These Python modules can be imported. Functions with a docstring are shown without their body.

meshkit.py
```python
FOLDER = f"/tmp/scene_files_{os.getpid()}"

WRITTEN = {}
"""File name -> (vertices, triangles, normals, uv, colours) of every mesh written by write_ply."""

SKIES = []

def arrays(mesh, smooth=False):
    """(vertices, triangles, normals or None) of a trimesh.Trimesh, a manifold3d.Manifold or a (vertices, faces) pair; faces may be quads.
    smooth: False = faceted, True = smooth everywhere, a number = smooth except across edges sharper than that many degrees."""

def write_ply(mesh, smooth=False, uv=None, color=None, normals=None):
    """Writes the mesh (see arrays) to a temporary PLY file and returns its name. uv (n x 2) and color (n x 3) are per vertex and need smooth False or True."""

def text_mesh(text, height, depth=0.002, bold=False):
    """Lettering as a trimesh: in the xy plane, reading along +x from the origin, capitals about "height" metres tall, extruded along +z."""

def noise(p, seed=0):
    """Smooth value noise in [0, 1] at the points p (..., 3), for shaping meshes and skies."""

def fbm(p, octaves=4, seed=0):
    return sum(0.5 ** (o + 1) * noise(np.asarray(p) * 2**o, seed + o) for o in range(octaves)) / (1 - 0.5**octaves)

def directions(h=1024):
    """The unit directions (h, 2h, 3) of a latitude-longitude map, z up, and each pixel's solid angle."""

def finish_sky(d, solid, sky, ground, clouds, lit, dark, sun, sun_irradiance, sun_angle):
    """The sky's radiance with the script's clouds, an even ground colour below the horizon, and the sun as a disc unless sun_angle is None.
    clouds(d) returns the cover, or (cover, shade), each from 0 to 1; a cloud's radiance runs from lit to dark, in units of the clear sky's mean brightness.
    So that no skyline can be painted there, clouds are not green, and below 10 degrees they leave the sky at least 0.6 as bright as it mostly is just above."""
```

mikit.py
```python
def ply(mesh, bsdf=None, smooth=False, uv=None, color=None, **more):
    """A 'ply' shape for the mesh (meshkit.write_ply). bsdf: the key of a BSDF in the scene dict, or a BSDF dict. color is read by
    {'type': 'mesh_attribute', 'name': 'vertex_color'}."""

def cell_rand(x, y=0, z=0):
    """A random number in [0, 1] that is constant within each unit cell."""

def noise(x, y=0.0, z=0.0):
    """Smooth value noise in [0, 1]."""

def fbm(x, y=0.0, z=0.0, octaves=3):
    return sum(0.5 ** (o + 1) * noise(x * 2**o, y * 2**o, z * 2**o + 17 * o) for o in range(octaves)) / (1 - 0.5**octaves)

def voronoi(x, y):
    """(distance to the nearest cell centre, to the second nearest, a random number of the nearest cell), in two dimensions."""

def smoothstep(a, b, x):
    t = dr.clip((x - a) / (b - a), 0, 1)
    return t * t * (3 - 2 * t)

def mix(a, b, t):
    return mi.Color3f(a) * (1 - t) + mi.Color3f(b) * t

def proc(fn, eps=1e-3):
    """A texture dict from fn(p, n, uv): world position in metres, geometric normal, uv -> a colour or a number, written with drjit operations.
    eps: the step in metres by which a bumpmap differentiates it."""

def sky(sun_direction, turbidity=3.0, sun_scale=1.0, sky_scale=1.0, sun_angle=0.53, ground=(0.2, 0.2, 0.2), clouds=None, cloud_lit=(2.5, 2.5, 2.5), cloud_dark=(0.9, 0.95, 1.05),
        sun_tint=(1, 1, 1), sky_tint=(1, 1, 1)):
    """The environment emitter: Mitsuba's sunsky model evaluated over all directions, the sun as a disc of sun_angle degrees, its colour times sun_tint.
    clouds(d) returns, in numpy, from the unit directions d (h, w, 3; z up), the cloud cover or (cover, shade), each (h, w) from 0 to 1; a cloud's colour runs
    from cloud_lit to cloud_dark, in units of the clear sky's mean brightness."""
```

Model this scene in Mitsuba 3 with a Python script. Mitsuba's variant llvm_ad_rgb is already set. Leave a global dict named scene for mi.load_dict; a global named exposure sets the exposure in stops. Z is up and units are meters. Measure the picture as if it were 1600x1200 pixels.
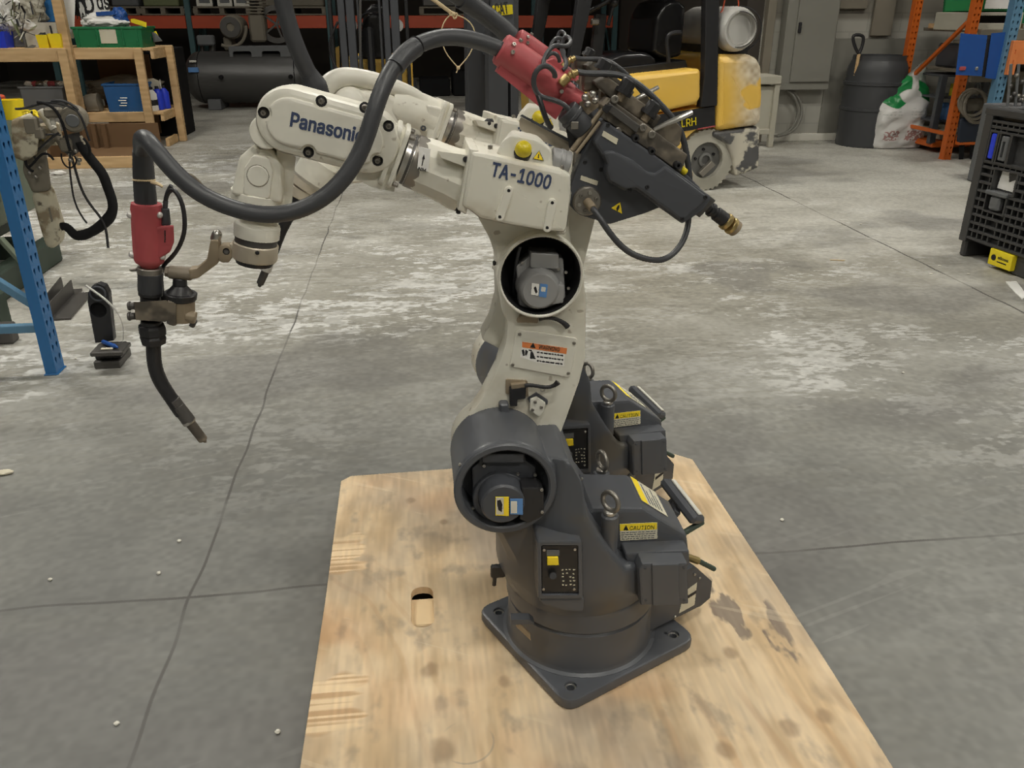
import math, random
import numpy as np, trimesh, mitsuba as mi, mikit, meshkit, manifold3d as m3, mapbox_earcut, drjit as dr
from shapely.geometry import Polygon
from scipy.interpolate import make_interp_spline
from mikit import noise, fbm, smoothstep, mix

random.seed(7)
rng = np.random.default_rng(7)
scene, labels = {}, {}
T4 = mi.ScalarTransform4f

# ---------------------------------------------------------------- camera, light, exposure
F, CX, CY, H = 1300.0, 800.0, 600.0, 1.40           # focal length in pixels of the 1600 x 1200 frame, eye height
PITCH, YAW = math.atan(580 / F), math.atan(160 / math.hypot(580, F))
FW = np.array([math.sin(YAW) * math.cos(PITCH), math.cos(YAW) * math.cos(PITCH), -math.sin(PITCH)])
RT = np.array([math.cos(YAW), -math.sin(YAW), 0.0])
UP = np.cross(RT, FW)
EYE = np.array([0, 0, H])
scene['camera'] = {'type': 'perspective', 'fov': 2 * math.degrees(math.atan(CX / F)), 'fov_axis': 'x', 'near_clip': 0.05, 'far_clip': 200.0,
                   'to_world': T4().look_at(origin=EYE.tolist(), target=(EYE + FW).tolist(), up=[0, 0, 1])}
exposure = 2.52
LAMPS = [(-3.4, 5.4, 17), (0.6, 5.2, 13), (5.0, 4.9, 12), (-3.4, 0.3, 6), (0.8, -0.6, 8), (5.2, -0.2, 12), (2.2, -3.6, 14), (-2.2, -3.6, 7), (-3.4, 9.4, 4), (8.4, 6.0, 4), (-1.6, 13.0, 2.0)]
scene['sky_fill'] = {'type': 'constant', 'radiance': {'type': 'rgb', 'value': [0.0005, 0.0005, 0.0005]}}

# ---------------------------------------------------------------- helpers
def ray(x, y):
    return FW * F + RT * (x - CX) - UP * (y - CY)
def onplane(x, y, p0, n):
    d = ray(x, y); n = np.asarray(n, float)
    return EYE + d * (np.dot(n, np.asarray(p0, float) - EYE) / np.dot(n, d))
def B(x, y, Y):                                       # the point of the plane y = Y that the photo shows at pixel (x, y)
    return onplane(x, y, (0, Y, 0), (0, 1, 0))
def G(x, y, z=0.0):                                   # the point of the level z
    return onplane(x, y, (0, 0, z), (0, 0, 1))

used = set()
def uniq(k):
    base, n = k, 0
    while k in used:
        n += 1; k = f'{base}_{n:03d}'
    used.add(k); return k
def tag(k, label=None, cat=None, group=None, kind=None):
    d = labels.setdefault(k, {})
    for a, b in (('label', label), ('category', cat), ('group', group), ('kind', kind)):
        if b: d[a] = b
    return k
def thing(name, label, cat, group=None):
    k = uniq(name); tag(k, label, cat, group); return k
TW = None
def put(name, mesh, m, parent=None, smooth=35, label=None, **more):
    k = uniq((parent + '__' if parent else '') + name)
    if TW is not None: more['to_world'] = TW
    scene[k] = mikit.ply(mesh, m, smooth=smooth, **more)
    if label: tag(k, label)
    return k
def struct(name, mesh, m, parent=None, smooth=False):
    k = put(name, mesh, m, parent, smooth)
    if not parent: tag(k, kind='structure')
    return k
def one(name, mesh, m, label, cat, group=None, smooth=35):
    k = put(name, mesh, m, None, smooth); tag(k, label, cat, group); return k

def cat(*ms):
    ms = [m for x in ms for m in (x if isinstance(x, (list, tuple)) else [x])]
    return trimesh.util.concatenate(ms)
def tm(v, f):
    return trimesh.Trimesh(np.asarray(v, float), np.asarray(f, int), process=False)
def xf(mesh, M):
    m = mesh.copy(); M = np.asarray(M, float)
    m.vertices = m.vertices @ M[:3, :3].T + M[:3, 3]
    if np.linalg.det(M[:3, :3]) < 0: m.faces = m.faces[:, ::-1].copy()
    return m
def basis(z, x=None):
    z = np.asarray(z, float); z = z / np.linalg.norm(z)
    x = np.asarray(x if x is not None else ([1, 0, 0] if abs(z[0]) < .9 else [0, 1, 0]), float)
    x = x - z * np.dot(x, z); x /= np.linalg.norm(x)
    return x, np.cross(z, x), z
def fr(o, z, x=None):
    M = np.eye(4); M[:3, 0], M[:3, 1], M[:3, 2] = basis(z, x); M[:3, 3] = o; return M
def hull(pts):
    m = m3.Manifold.hull_points(np.asarray(pts, float)).to_mesh()
    return tm(m.vert_properties[:, :3], m.tri_verts)
def man(mesh):
    me = trimesh.Trimesh(mesh.vertices, mesh.faces, process=True)
    return m3.Manifold(m3.Mesh(np.asarray(me.vertices, np.float32), np.asarray(me.faces, np.uint32)))
def unman(M):
    m = M.to_mesh(); return tm(m.vert_properties[:, :3], m.tri_verts)
def cut(mesh, *tools):
    a = man(mesh)
    for t in tools: a = a - man(t)
    return unman(a)
def soften(M, length=.01, n=12):
    m = unman(M.refine_to_length(length)); m.merge_vertices(); trimesh.smoothing.filter_taubin(m, iterations=n); return m

SG = np.array([[a, b, c] for a in (-1, 1) for b in (-1, 1) for c in (-1, 1)], float)
def box(c, s, bev=.003, M=None):                      # centre, size; chamfered edges
    h = np.asarray(s, float) / 2; b = min(bev, h.min() * .6)
    if b <= 0: p = SG * h
    else: p = np.concatenate([SG * (h - [0 if i == k else b for i in range(3)]) for k in range(3)])
    m = hull(p)
    if M is not None: m = xf(m, M)
    m.vertices = m.vertices + np.asarray(c, float)
    return m
def box2(a, b, bev=.003):
    a, b = np.asarray(a, float), np.asarray(b, float)
    return box((a + b) / 2, np.abs(b - a), bev)
def bar(p, q, w, h, up=(0, 0, 1), bev=.002):          # a beam of section w x h from p to q
    p, q = np.asarray(p, float), np.asarray(q, float)
    L = np.linalg.norm(q - p)
    if abs(np.dot((q - p) / L, up)) > .98: up = (0, 1, 0)
    return xf(box((0, 0, L / 2), (h, w, L), bev), fr(p, q - p, up))
def lathe(prof, o=(0, 0, 0), z=(0, 0, 1), n=32):      # profile [(radius, height)...] turned about z
    prof = np.asarray(prof, float); a = np.arange(n) * 2 * np.pi / n
    v, ids = [], []
    for r, h in prof:
        if r < 1e-6: ids.append([len(v)] * n); v.append((0, 0, h))
        else:
            ids.append(list(range(len(v), len(v) + n))); v += [(r * math.cos(t), r * math.sin(t), h) for t in a]
    f = []
    for p, q in zip(ids, ids[1:]):
        for i in range(n):
            j = (i + 1) % n
            if p[i] != p[j]: f.append((p[i], p[j], q[j]))
            if q[i] != q[j]: f.append((p[i], q[j], q[i]))
    return xf(tm(v, f), fr(o, z))
def cyl(p, q, r, r2=None, n=28, bev=.0015):
    p, q = np.asarray(p, float), np.asarray(q, float); L = np.linalg.norm(q - p); r2 = r if r2 is None else r2
    b = min(bev, L * .3, r * .4, r2 * .4)
    return lathe([(0, 0), (r - b, 0), (r, b), (r2, L - b), (r2 - b, L), (0, L)], p, q - p, n)
def ring(p, q, r, ri, n=40, bev=.0015):
    p, q = np.asarray(p, float), np.asarray(q, float); L = np.linalg.norm(q - p); b = min(bev, L * .3, (r - ri) * .4)
    return lathe([(ri, b), (ri + b, 0), (r - b, 0), (r, b), (r, L - b), (r - b, L), (ri + b, L), (ri, L - b), (ri, b)], p, q - p, n)
def ball(c, r, s=(1, 1, 1), sub=2):
    m = trimesh.creation.icosphere(sub, 1.0); m.vertices = m.vertices * (np.asarray(s) * r) + np.asarray(c); return tm(m.vertices, m.faces)
def spline(pts, n=40):
    p = np.asarray(pts, float); t = np.r_[0, np.cumsum(np.linalg.norm(np.diff(p, axis=0), axis=1) ** .7)]
    return make_interp_spline(t, p, k=min(3, len(p) - 1))(np.linspace(0, t[-1], n))
def tube(pts, r, n=10, m=None, closed=False):         # m: spline samples
    p = np.asarray(pts, float) if m is None else spline(pts, m)
    N = len(p); r = np.broadcast_to(r, (N,)) if np.ndim(r) < 1 or len(np.atleast_1d(r)) == N else np.interp(np.linspace(0, 1, N), np.linspace(0, 1, len(r)), r)
    t = np.gradient(p, axis=0)
    if closed: t = np.roll(p, -1, 0) - np.roll(p, 1, 0)
    t /= np.linalg.norm(t, axis=1, keepdims=True) + 1e-12
    x = basis(t[0])[0]; v = []; a = np.arange(n) * 2 * np.pi / n
    for i in range(N):
        x = x - t[i] * np.dot(x, t[i]); x /= np.linalg.norm(x); y = np.cross(t[i], x)
        v.append(p[i] + r[i] * (np.cos(a)[:, None] * x + np.sin(a)[:, None] * y))
    v = np.concatenate(v); f = []
    for i in range(N if closed else N - 1):
        k = (i + 1) % N
        for j in range(n):
            l = (j + 1) % n; f += [(i * n + j, i * n + l, k * n + l), (i * n + j, k * n + l, k * n + j)]
    if not closed:
        v = np.vstack([v, p[:1], p[-1:]])
        for j in range(n):
            l = (j + 1) % n; f += [(N * n, l, j), (N * n + 1, (N - 1) * n + j, (N - 1) * n + l)]
    return tm(v, f)
def torus(c, z, R, r, n=32, k=10):
    M = fr(c, z); a = np.arange(n) * 2 * np.pi / n
    return tube([M[:3, 3] + R * (math.cos(t) * M[:3, 0] + math.sin(t) * M[:3, 1]) for t in a], r, k, closed=True)
def rounded(poly, r):
    if r <= 0: return np.asarray(poly, float)
    g = Polygon(poly).buffer(-r, quad_segs=4).buffer(2 * r, quad_segs=4).buffer(-r, quad_segs=4).simplify(r * .02)
    if g.geom_type != 'Polygon' or g.is_empty: return np.asarray(poly, float)
    return np.asarray(g.exterior.coords)[:-1]
def prism(poly, d, bev=.003, r=0.0, M=None, back=True):   # outline in x, y pushed along +z by d, its rims rounded
    p = rounded(poly, r)
    if Polygon(p).exterior.is_ccw is False: p = p[::-1]
    e = np.roll(p, -1, 0) - p; e /= np.linalg.norm(e, axis=1, keepdims=True) + 1e-12
    nn = np.c_[e[:, 1], -e[:, 0]]; n0 = np.roll(nn, 1, 0)
    off = (nn + n0) / np.maximum(1 + (nn * n0).sum(1, keepdims=True), .4)
    bev = min(bev, d * .45)
    rows = []
    if bev > 0: rows += [(bev, 0), (bev * .3, bev * .3), (0, bev), (0, d - bev), (bev * .3, d - bev * .3), (bev, d)]
    else: rows += [(0, 0), (0, d)]
    N = len(p); v = np.concatenate([np.c_[p - off * i, np.full(N, z)] for i, z in rows]); f = []
    for k in range(len(rows) - 1):
        for i in range(N):
            j = (i + 1) % N; f += [(k * N + i, k * N + j, (k + 1) * N + j), (k * N + i, (k + 1) * N + j, (k + 1) * N + i)]
    tri = mapbox_earcut.triangulate_float64(p, np.array([N], np.uint32)).reshape(-1, 3).astype(int)
    a = p[tri]; ccw = np.cross(a[:, 1] - a[:, 0], a[:, 2] - a[:, 0]) > 0
    tri = np.where(ccw[:, None], tri, tri[:, ::-1])
    m = tm(v, np.vstack([f, tri + (len(rows) - 1) * N, tri[:, ::-1]]))
    return xf(m, M) if M is not None else m
UVW = np.array([[1, 0, 0, 0], [0, 0, 1, 0], [0, 1, 0, 0], [0, 0, 0, 1.0]])   # (x, y, z) of a prism -> (u, v, w): outline in the upright plane, pushed away from the viewer
def upright(poly, v0, v1, bev=.003, r=0.0):           # outline in (u, w), from v0 to v1
    M = UVW.copy(); M[1, 3] = v0
    return prism(poly, v1 - v0, bev, r, M)
def plate(pts, nrm, t=.0008):
    pts = np.asarray(pts, float); nrm = np.asarray(nrm, float) / np.linalg.norm(nrm)
    return hull(np.vstack([pts, pts + nrm * t]))
def text(txt, p0, p1, height, nrm, depth=.0006, bold=True, heavy=0.0):   # lettering from p0 to p1 on a surface with normal nrm
    p0, p1 = np.asarray(p0, float), np.asarray(p1, float)
    m = meshkit.text_mesh(txt, height, depth, bold)
    s = np.linalg.norm(p1 - p0) / m.bounds[1][0]
    m.vertices = m.vertices * [s, 1, 1]
    if heavy: m = cat(*[xf(m, np.array([[1, 0, 0, a], [0, 1, 0, b], [0, 0, 1, 0], [0, 0, 0, 1.0]])) for a, b in ((-heavy, -heavy * .6), (-heavy, heavy * .6), (heavy, -heavy * .6), (heavy, heavy * .6))])
    return xf(tm(m.vertices, m.faces), fr(p0, nrm, p1 - p0))
def bolt(p, z, r=.005, h=.004):                       # socket head screw
    return lathe([(0, 0), (r, 0), (r, h * .8), (r * .85, h), (r * .45, h), (r * .4, h * .4), (0, h * .4)], p, z, 12)

# ---------------------------------------------------------------- materials
def rgb(*c): return {'type': 'rgb', 'value': list(c)}
def pbr(name, col, rough=.5, metallic=0.0, spec=.5, bump=None, bscale=.002, **k):
    d = {'type': 'principled', 'base_color': col if isinstance(col, dict) else rgb(*col), 'roughness': rough, 'metallic': metallic, 'specular': spec, **k}
    if bump: d = {'type': 'bumpmap', 'arbitrary': bump, 'scale': bscale, 'bsdf': d}
    scene[name] = {'type': 'twosided', 'bsdf': d}
    return name
def s2l(r, g, b): return tuple((c / 255 / 12.92) if c < 10.3 else (((c / 255) + .055) / 1.055) ** 2.4 for c in (r, g, b))

def f_floor(p, n, uv):
    x, y = p.x, p.y
    big = fbm(x * .55 + 3, y * .7, 0, octaves=4)
    w = fbm(x * 3.1 + 40, y * 3.4, 1.7, octaves=5)
    fine = noise(x * 55, y * 55, 3)
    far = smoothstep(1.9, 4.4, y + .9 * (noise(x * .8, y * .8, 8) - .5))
    lo, hi = mix(mi.Color3f(.150, .150, .142), mi.Color3f(.27, .258, .222), far), mix(mi.Color3f(.218, .218, .202), mi.Color3f(.46, .45, .41), far)  # dim near and pale far tones paint in the lamp-lit mid floor
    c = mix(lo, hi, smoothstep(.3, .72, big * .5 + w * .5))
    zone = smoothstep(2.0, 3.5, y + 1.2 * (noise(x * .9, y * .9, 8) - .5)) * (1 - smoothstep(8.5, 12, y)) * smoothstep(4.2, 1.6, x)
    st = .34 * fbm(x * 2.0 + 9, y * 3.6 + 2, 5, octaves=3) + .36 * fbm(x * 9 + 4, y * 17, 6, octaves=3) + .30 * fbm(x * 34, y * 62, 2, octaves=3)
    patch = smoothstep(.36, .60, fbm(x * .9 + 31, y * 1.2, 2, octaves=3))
    worn = smoothstep(.49, .60, st) * (.10 + .90 * zone) * (.22 + .78 * patch)  # real wear patches; gathering them mid floor also paints it brighter
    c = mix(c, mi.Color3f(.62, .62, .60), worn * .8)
    s2 = .5 * fbm(x * 1.6 + 50, y * 5 + 7, 3, octaves=3) + .5 * fbm(x * 12, y * 30, 9, octaves=3)
    streak = smoothstep(.52, .62, s2) * (.25 + .75 * zone)
    c = mix(c, mi.Color3f(.19, .18, .15), streak * .42)
    scr = smoothstep(.80, .84, noise(x * 3 + 1.3 * y, (y - .35 * x) * 46, 12)) * smoothstep(.5, .6, noise(x * 2, y * 2, 30))
    c = mix(c, mi.Color3f(.52, .51, .49), scr * .07)
    dark = smoothstep(.6, .74, fbm(x * 1.1 + 70, y * 1.5, 9, octaves=4))
    c = mix(c, mi.Color3f(.13, .125, .12), dark * .45)
    c = c * (.9 + .2 * fine)
    wob = .012 * (noise(x * 6, y * 6, 4) - .5)
    def line(d, wd): return 1 - smoothstep(wd * .4, wd, dr.abs(d))
    j = dr.maximum(line(x + .64 + wob, .006), line(x - 3.05 + wob, .010))
    j = dr.maximum(j, line(y - 1.86 - .01 * x + wob, .007) * (.35 + .65 * smoothstep(-1.3, -.9, x)))
    j = dr.maximum(j, line(y - 9.6 + wob, .012))
    j = j * (.45 + .55 * smoothstep(.35, .5, noise(x * 4, y * 4, 11)))
    return mix(c, mi.Color3f(.085, .08, .075), j * .85)
def f_floor_rough(p, n, uv):
    return .42 + .25 * fbm(p.x * 2.3, p.y * 2.3, 2, octaves=3)
def f_ply(p, n, uv):
    x, y = p.x, p.y
    warp = fbm(x * 3 + 5, y * 1.1, 0, octaves=3)
    g = noise(x * 26 + warp * 7, y * 1.6 + 4, 2) * .6 + noise(x * 80 + warp * 9, y * 3, 6) * .4
    mott = fbm(x * 16 + 8, y * 11, 5, octaves=4)
    c = mix(mi.Color3f(.60, .44, .265), mi.Color3f(.76, .595, .395), smoothstep(.3, .7, g * .45 + mott * .55))
    cath = .5 + .5 * dr.sin((x * 9 + 1.6 * warp * warp * 4 + dr.square(y - 1.0) * 3) * 6.3)
    c = mix(c, mi.Color3f(.47, .26, .11), smoothstep(.84, 1, cath) * .32 * smoothstep(.45, .65, noise(x * 2 + 3, y * 2, 9)))
    grime = smoothstep(.42, .78, fbm(x * 3.6 + 20, y * 2.6, 4, octaves=6))
    c = mix(c, mi.Color3f(.40, .335, .27), grime * .75)
    c = mix(c, mi.Color3f(.36, .30, .24), smoothstep(.003, .001, dr.abs(dr.sqrt(dr.square(x - .045) + dr.square(y - 1.155)) - .05)) * smoothstep(.4, .6, noise(x * 14, y * 14, 2)) * .5)
    c = mix(c, mi.Color3f(.30, .24, .18), smoothstep(.56, .86, fbm(x * 24 + 5, y * 16, 8, octaves=4)) * .5)
    for (ax, bx_, ay, by_) in ((-.27, -.185, 1.70, 1.86), (-.27, -.175, 1.20, 1.345)):
        ed = .05 * (noise(y * 26, x * 8, 3) - .45) + .03 * (noise(y * 70, x * 20, 5) - .5)
        m_ = smoothstep(bx_ + .010, bx_ - .004, x + ed) * smoothstep(ay - .012, ay + .006, y + .03 * (noise(x * 30, 2) - .5)) * smoothstep(by_ + .012, by_ - .006, y + .04 * (noise(x * 25, 7) - .5))
        fib = noise(x * 9, y * 150, 4)
        c = mix(c, mix(mi.Color3f(.50, .32, .17), mi.Color3f(.78, .60, .38), smoothstep(.2, .7, fib)), m_ * .85)
    red = smoothstep(.62, .78, fbm(x * 4 + 60, y * 4, 7, octaves=3))
    c = mix(c, mi.Color3f(.50, .24, .10), red * .28)
    oil = smoothstep(.68, .8, fbm(x * 6 + 90, y * 5, 3, octaves=4))
    c = mix(c, mi.Color3f(.14, .12, .11), oil * .25)
    for kx, ky, kr in ((.28, 1.03, .02), (-.02, 1.35, .022), (-.06, 2.02, .016), (.03, 1.9, .014), (.62, 1.33, .018), (.66, 1.12, .022), (.52, 1.08, .022), (.74, 1.14, .02), (.13, 1.3, .016), (.0, 1.14, .03)):
        d = dr.sqrt(dr.square(x - kx) + dr.square((y - ky) * .8)) / kr + .3 * (noise(x * 60, y * 60, 1) - .5)
        c = mix(c, mi.Color3f(.27, .17, .10), (1 - smoothstep(.4, 1.1, d)) * .55)
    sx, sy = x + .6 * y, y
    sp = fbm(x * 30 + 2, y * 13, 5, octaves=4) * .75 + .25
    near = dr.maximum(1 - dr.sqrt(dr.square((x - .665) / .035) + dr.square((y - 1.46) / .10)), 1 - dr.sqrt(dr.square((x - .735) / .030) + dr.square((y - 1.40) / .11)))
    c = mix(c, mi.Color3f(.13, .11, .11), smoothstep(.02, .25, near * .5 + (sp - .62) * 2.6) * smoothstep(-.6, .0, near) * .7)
    mk = smoothstep(.020, .014, dr.sqrt(dr.square(x - .70) + dr.square((y - 1.955) * .5)) + .008 * noise(x * 90, y * 90))
    c = mix(c, mi.Color3f(.10, .095, .09), mk * .8)
    sc_ = smoothstep(.86, .90, noise(x * 4, y * 60 + x * 30, 14)) * smoothstep(.5, .65, noise(x * 7, y * 7, 15))
    c = mix(c, mi.Color3f(.78, .66, .48), sc_ * .22)
    return c * (.92 + .16 * noise(x * 140, y * 18, 2))
def f_ply_bump(p, n, uv):
    return noise(p.x * 90, p.y * 4, 2) * .5 + .5 * fbm(p.x * 9, p.y * 5, 2)
def f_cream(p, n, uv):
    d = smoothstep(.48, .78, fbm(p.x * 11, p.y * 11, p.z * 11, octaves=5))
    s = smoothstep(.72, .80, fbm(p.x * 60, p.y * 60, p.z * 60, octaves=3))
    c = mix(mi.Color3f(.69, .67, .585), mi.Color3f(.50, .45, .35), d * .7)
    return mix(c, mi.Color3f(.20, .15, .09), s * .5)
def f_yellow(p, n, uv):
    r = smoothstep(.42, .52, fbm(p.x * 5 + 2, p.y * 5, p.z * 5, octaves=5)) * smoothstep(2.50, 2.82, p.x + .16 * (noise(p.z * 6, p.y * 6) - .5))
    c = mix(mi.Color3f(.82, .50, .055), mi.Color3f(.74, .50, .16), fbm(p.x * 3, p.y * 3, p.z * 3))
    chip = mix(mi.Color3f(.42, .34, .24), mi.Color3f(.80, .75, .64), noise(p.x * 30, p.y * 30, p.z * 30))
    return mix(c, chip, r * .9)
def f_chip(p, n, uv):
    r = smoothstep(.46, .53, fbm(p.x * 7 + 2, p.y * 7, p.z * 7, octaves=5)) * smoothstep(2.5, 2.75, p.x)
    return mix(mi.Color3f(.09, .09, .092), mi.Color3f(.62, .58, .48), r * .85)
def f_wood(p, n, uv):
    g = noise(p.x * 5 + p.z * 3, p.y * 40 + p.x * 3, p.z * 40)
    c = mix(mi.Color3f(.48, .31, .15), mi.Color3f(.64, .45, .25), g)
    return mix(c, mi.Color3f(.26, .17, .09), smoothstep(.62, .8, fbm(p.x * 4, p.y * 4, p.z * 4)) * .5)
def f_wall(p, n, uv):
    bz, bx = p.z / .2, p.x / .4 + dr.floor(p.z / .2) * .5
    e = dr.minimum(dr.abs(bz - dr.round(bz)) * .2, dr.abs(bx - dr.round(bx)) * .4)
    c = mix(mi.Color3f(.33, .32, .28), mi.Color3f(.42, .41, .37), fbm(p.x * 2, p.y * 2, p.z * 2))
    c = mix(c, mi.Color3f(.15, .135, .11), smoothstep(1.30, 1.36, p.z) * .75)  # upper blocks coloured darker, standing in for shade high on the wall
    return c * (.86 + .14 * smoothstep(.002, .012, e))
def f_grime(p, n, uv):
    return mix(mi.Color3f(.235, .20, .155), mi.Color3f(.095, .083, .068), smoothstep(.35, .65, fbm(p.x * 40, p.y * 40, p.z * 40, octaves=3)))
def f_dustcream(p, n, uv):
    a = fbm(p.x * 13, p.y * 13, p.z * 13, octaves=5)
    c = mix(mi.Color3f(.50, .46, .35), mi.Color3f(.25, .20, .13), smoothstep(.42, .6, a))
    return mix(c, mi.Color3f(.12, .10, .075), smoothstep(.58, .76, fbm(p.x * 20 + 7, p.y * 20, p.z * 20, octaves=4)))
def f_grey(p, n, uv):
    d = smoothstep(.55, .8, fbm(p.x * 9, p.y * 9, p.z * 9, octaves=4))
    return mix(mi.Color3f(.078, .083, .094), mi.Color3f(.095, .086, .072), d)

P = mikit.proc
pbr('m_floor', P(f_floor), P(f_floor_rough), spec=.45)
pbr('m_ply', P(f_ply), .75, spec=.25, bump=P(f_ply_bump, 2e-3), bscale=.0008)
pbr('m_cream', P(f_cream), .42)
pbr('m_grey', P(f_grey), .38)
pbr('m_yellow', P(f_yellow), .4)
pbr('m_chip', P(f_chip), .55)
pbr('m_wood', P(f_wood), .75, spec=.2)
pbr('m_wall', P(f_wall), .85, spec=.15)
pbr('m_grime', P(f_grime), .5, .35)
pbr('m_creamclean', (.70, .68, .60), .38)
pbr('m_dkgrey', (.060, .064, .074), .42)
pbr('m_darkply_shaded', (.16, .095, .05), .8, spec=.2)  # darker ply, with the shade under bench and crate mixed into its colour
pbr('m_can', (.30, .30, .30), .45, .15)
pbr('m_black', (.018, .018, .020), .42)
pbr('m_rubber', (.040, .042, .047), .5)
pbr('m_cable', (.048, .050, .055), .42)
pbr('m_matte', (.012, .012, .013), .8, spec=.2)
pbr('m_steel', (.55, .53, .49), .28, .95)
pbr('m_dullsteel', (.30, .28, .25), .42, .85)
pbr('m_darksteel', (.11, .105, .10), .45, .6)
pbr('m_brass', (.50, .38, .17), .35, .9)
pbr('m_tan', (.31, .25, .175), .5, .35)
pbr('m_plated', (.56, .50, .40), .4, .4)
pbr('m_red', (.40, .072, .08), .5)
pbr('m_white', (.80, .79, .76), .6)
pbr('m_offwhite', (.66, .64, .57), .6)
pbr('m_paper', (.62, .58, .46), .7, spec=.2)
pbr('m_labelyellow', (.93, .70, .03), .5)
pbr('m_pine', (.80, .61, .37), .7, spec=.2)
pbr('m_gold', (.62, .50, .02), .3)
pbr('m_labelblue', (.10, .24, .52), .5)
pbr('m_orange', (.70, .22, .07), .5)
pbr('m_ink', (.012, .012, .014), .6)
pbr('m_navy', (.042, .060, .125), .5)
pbr('m_rackblue', (.028, .145, .36), .42)
pbr('m_racksteel', (.10, .22, .34), .42)
pbr('m_rackorange', (.58, .12, .014), .45)
pbr('m_navytank', (.018, .026, .045), .5)
pbr('m_rackred', (.50, .075, .03), .5)
pbr('m_teal', (.05, .11, .12), .55)
pbr('m_boxblue', (.016, .075, .29), .42)
pbr('m_vividblue', (.02, .05, .62), .4)
pbr('m_binblue', (.02, .10, .28), .5)
pbr('m_bingreen', (.012, .16, .06), .45)
pbr('m_binyellow', (.85, .68, .02), .45)
pbr('m_green', (.03, .30, .10), .5)
pbr('m_olive', (.16, .18, .09), .7)
pbr('m_machine', (.17, .20, .15), .5)
pbr('m_machinedark', (.045, .065, .05), .55)
pbr('m_plasticgrey', (.12, .125, .13), .55)
pbr('m_crate', (.045, .045, .046), .42)
pbr('m_wallgrey', (.20, .195, .17), .6)
pbr('m_barrel', (.050, .052, .056), .45)
pbr('m_tank', (.05, .049, .048), .40, spec=.8)
pbr('m_dirtywhite', (.42, .40, .33), .7)
pbr('m_dustcream', P(f_dustcream), .6)
pbr('m_dust', (.18, .16, .125), .75)
pbr('m_tire', (.40, .385, .33), .8, spec=.2)
pbr('m_hub', (.15, .15, .145), .55)
pbr('m_alum', (.62, .61, .58), .4, .35)
pbr('m_straw', (.62, .49, .30), .7)
pbr('m_seat', (.016, .016, .018), .22)
pbr('m_darkwall', (.055, .048, .042), .85, spec=.1)
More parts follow.
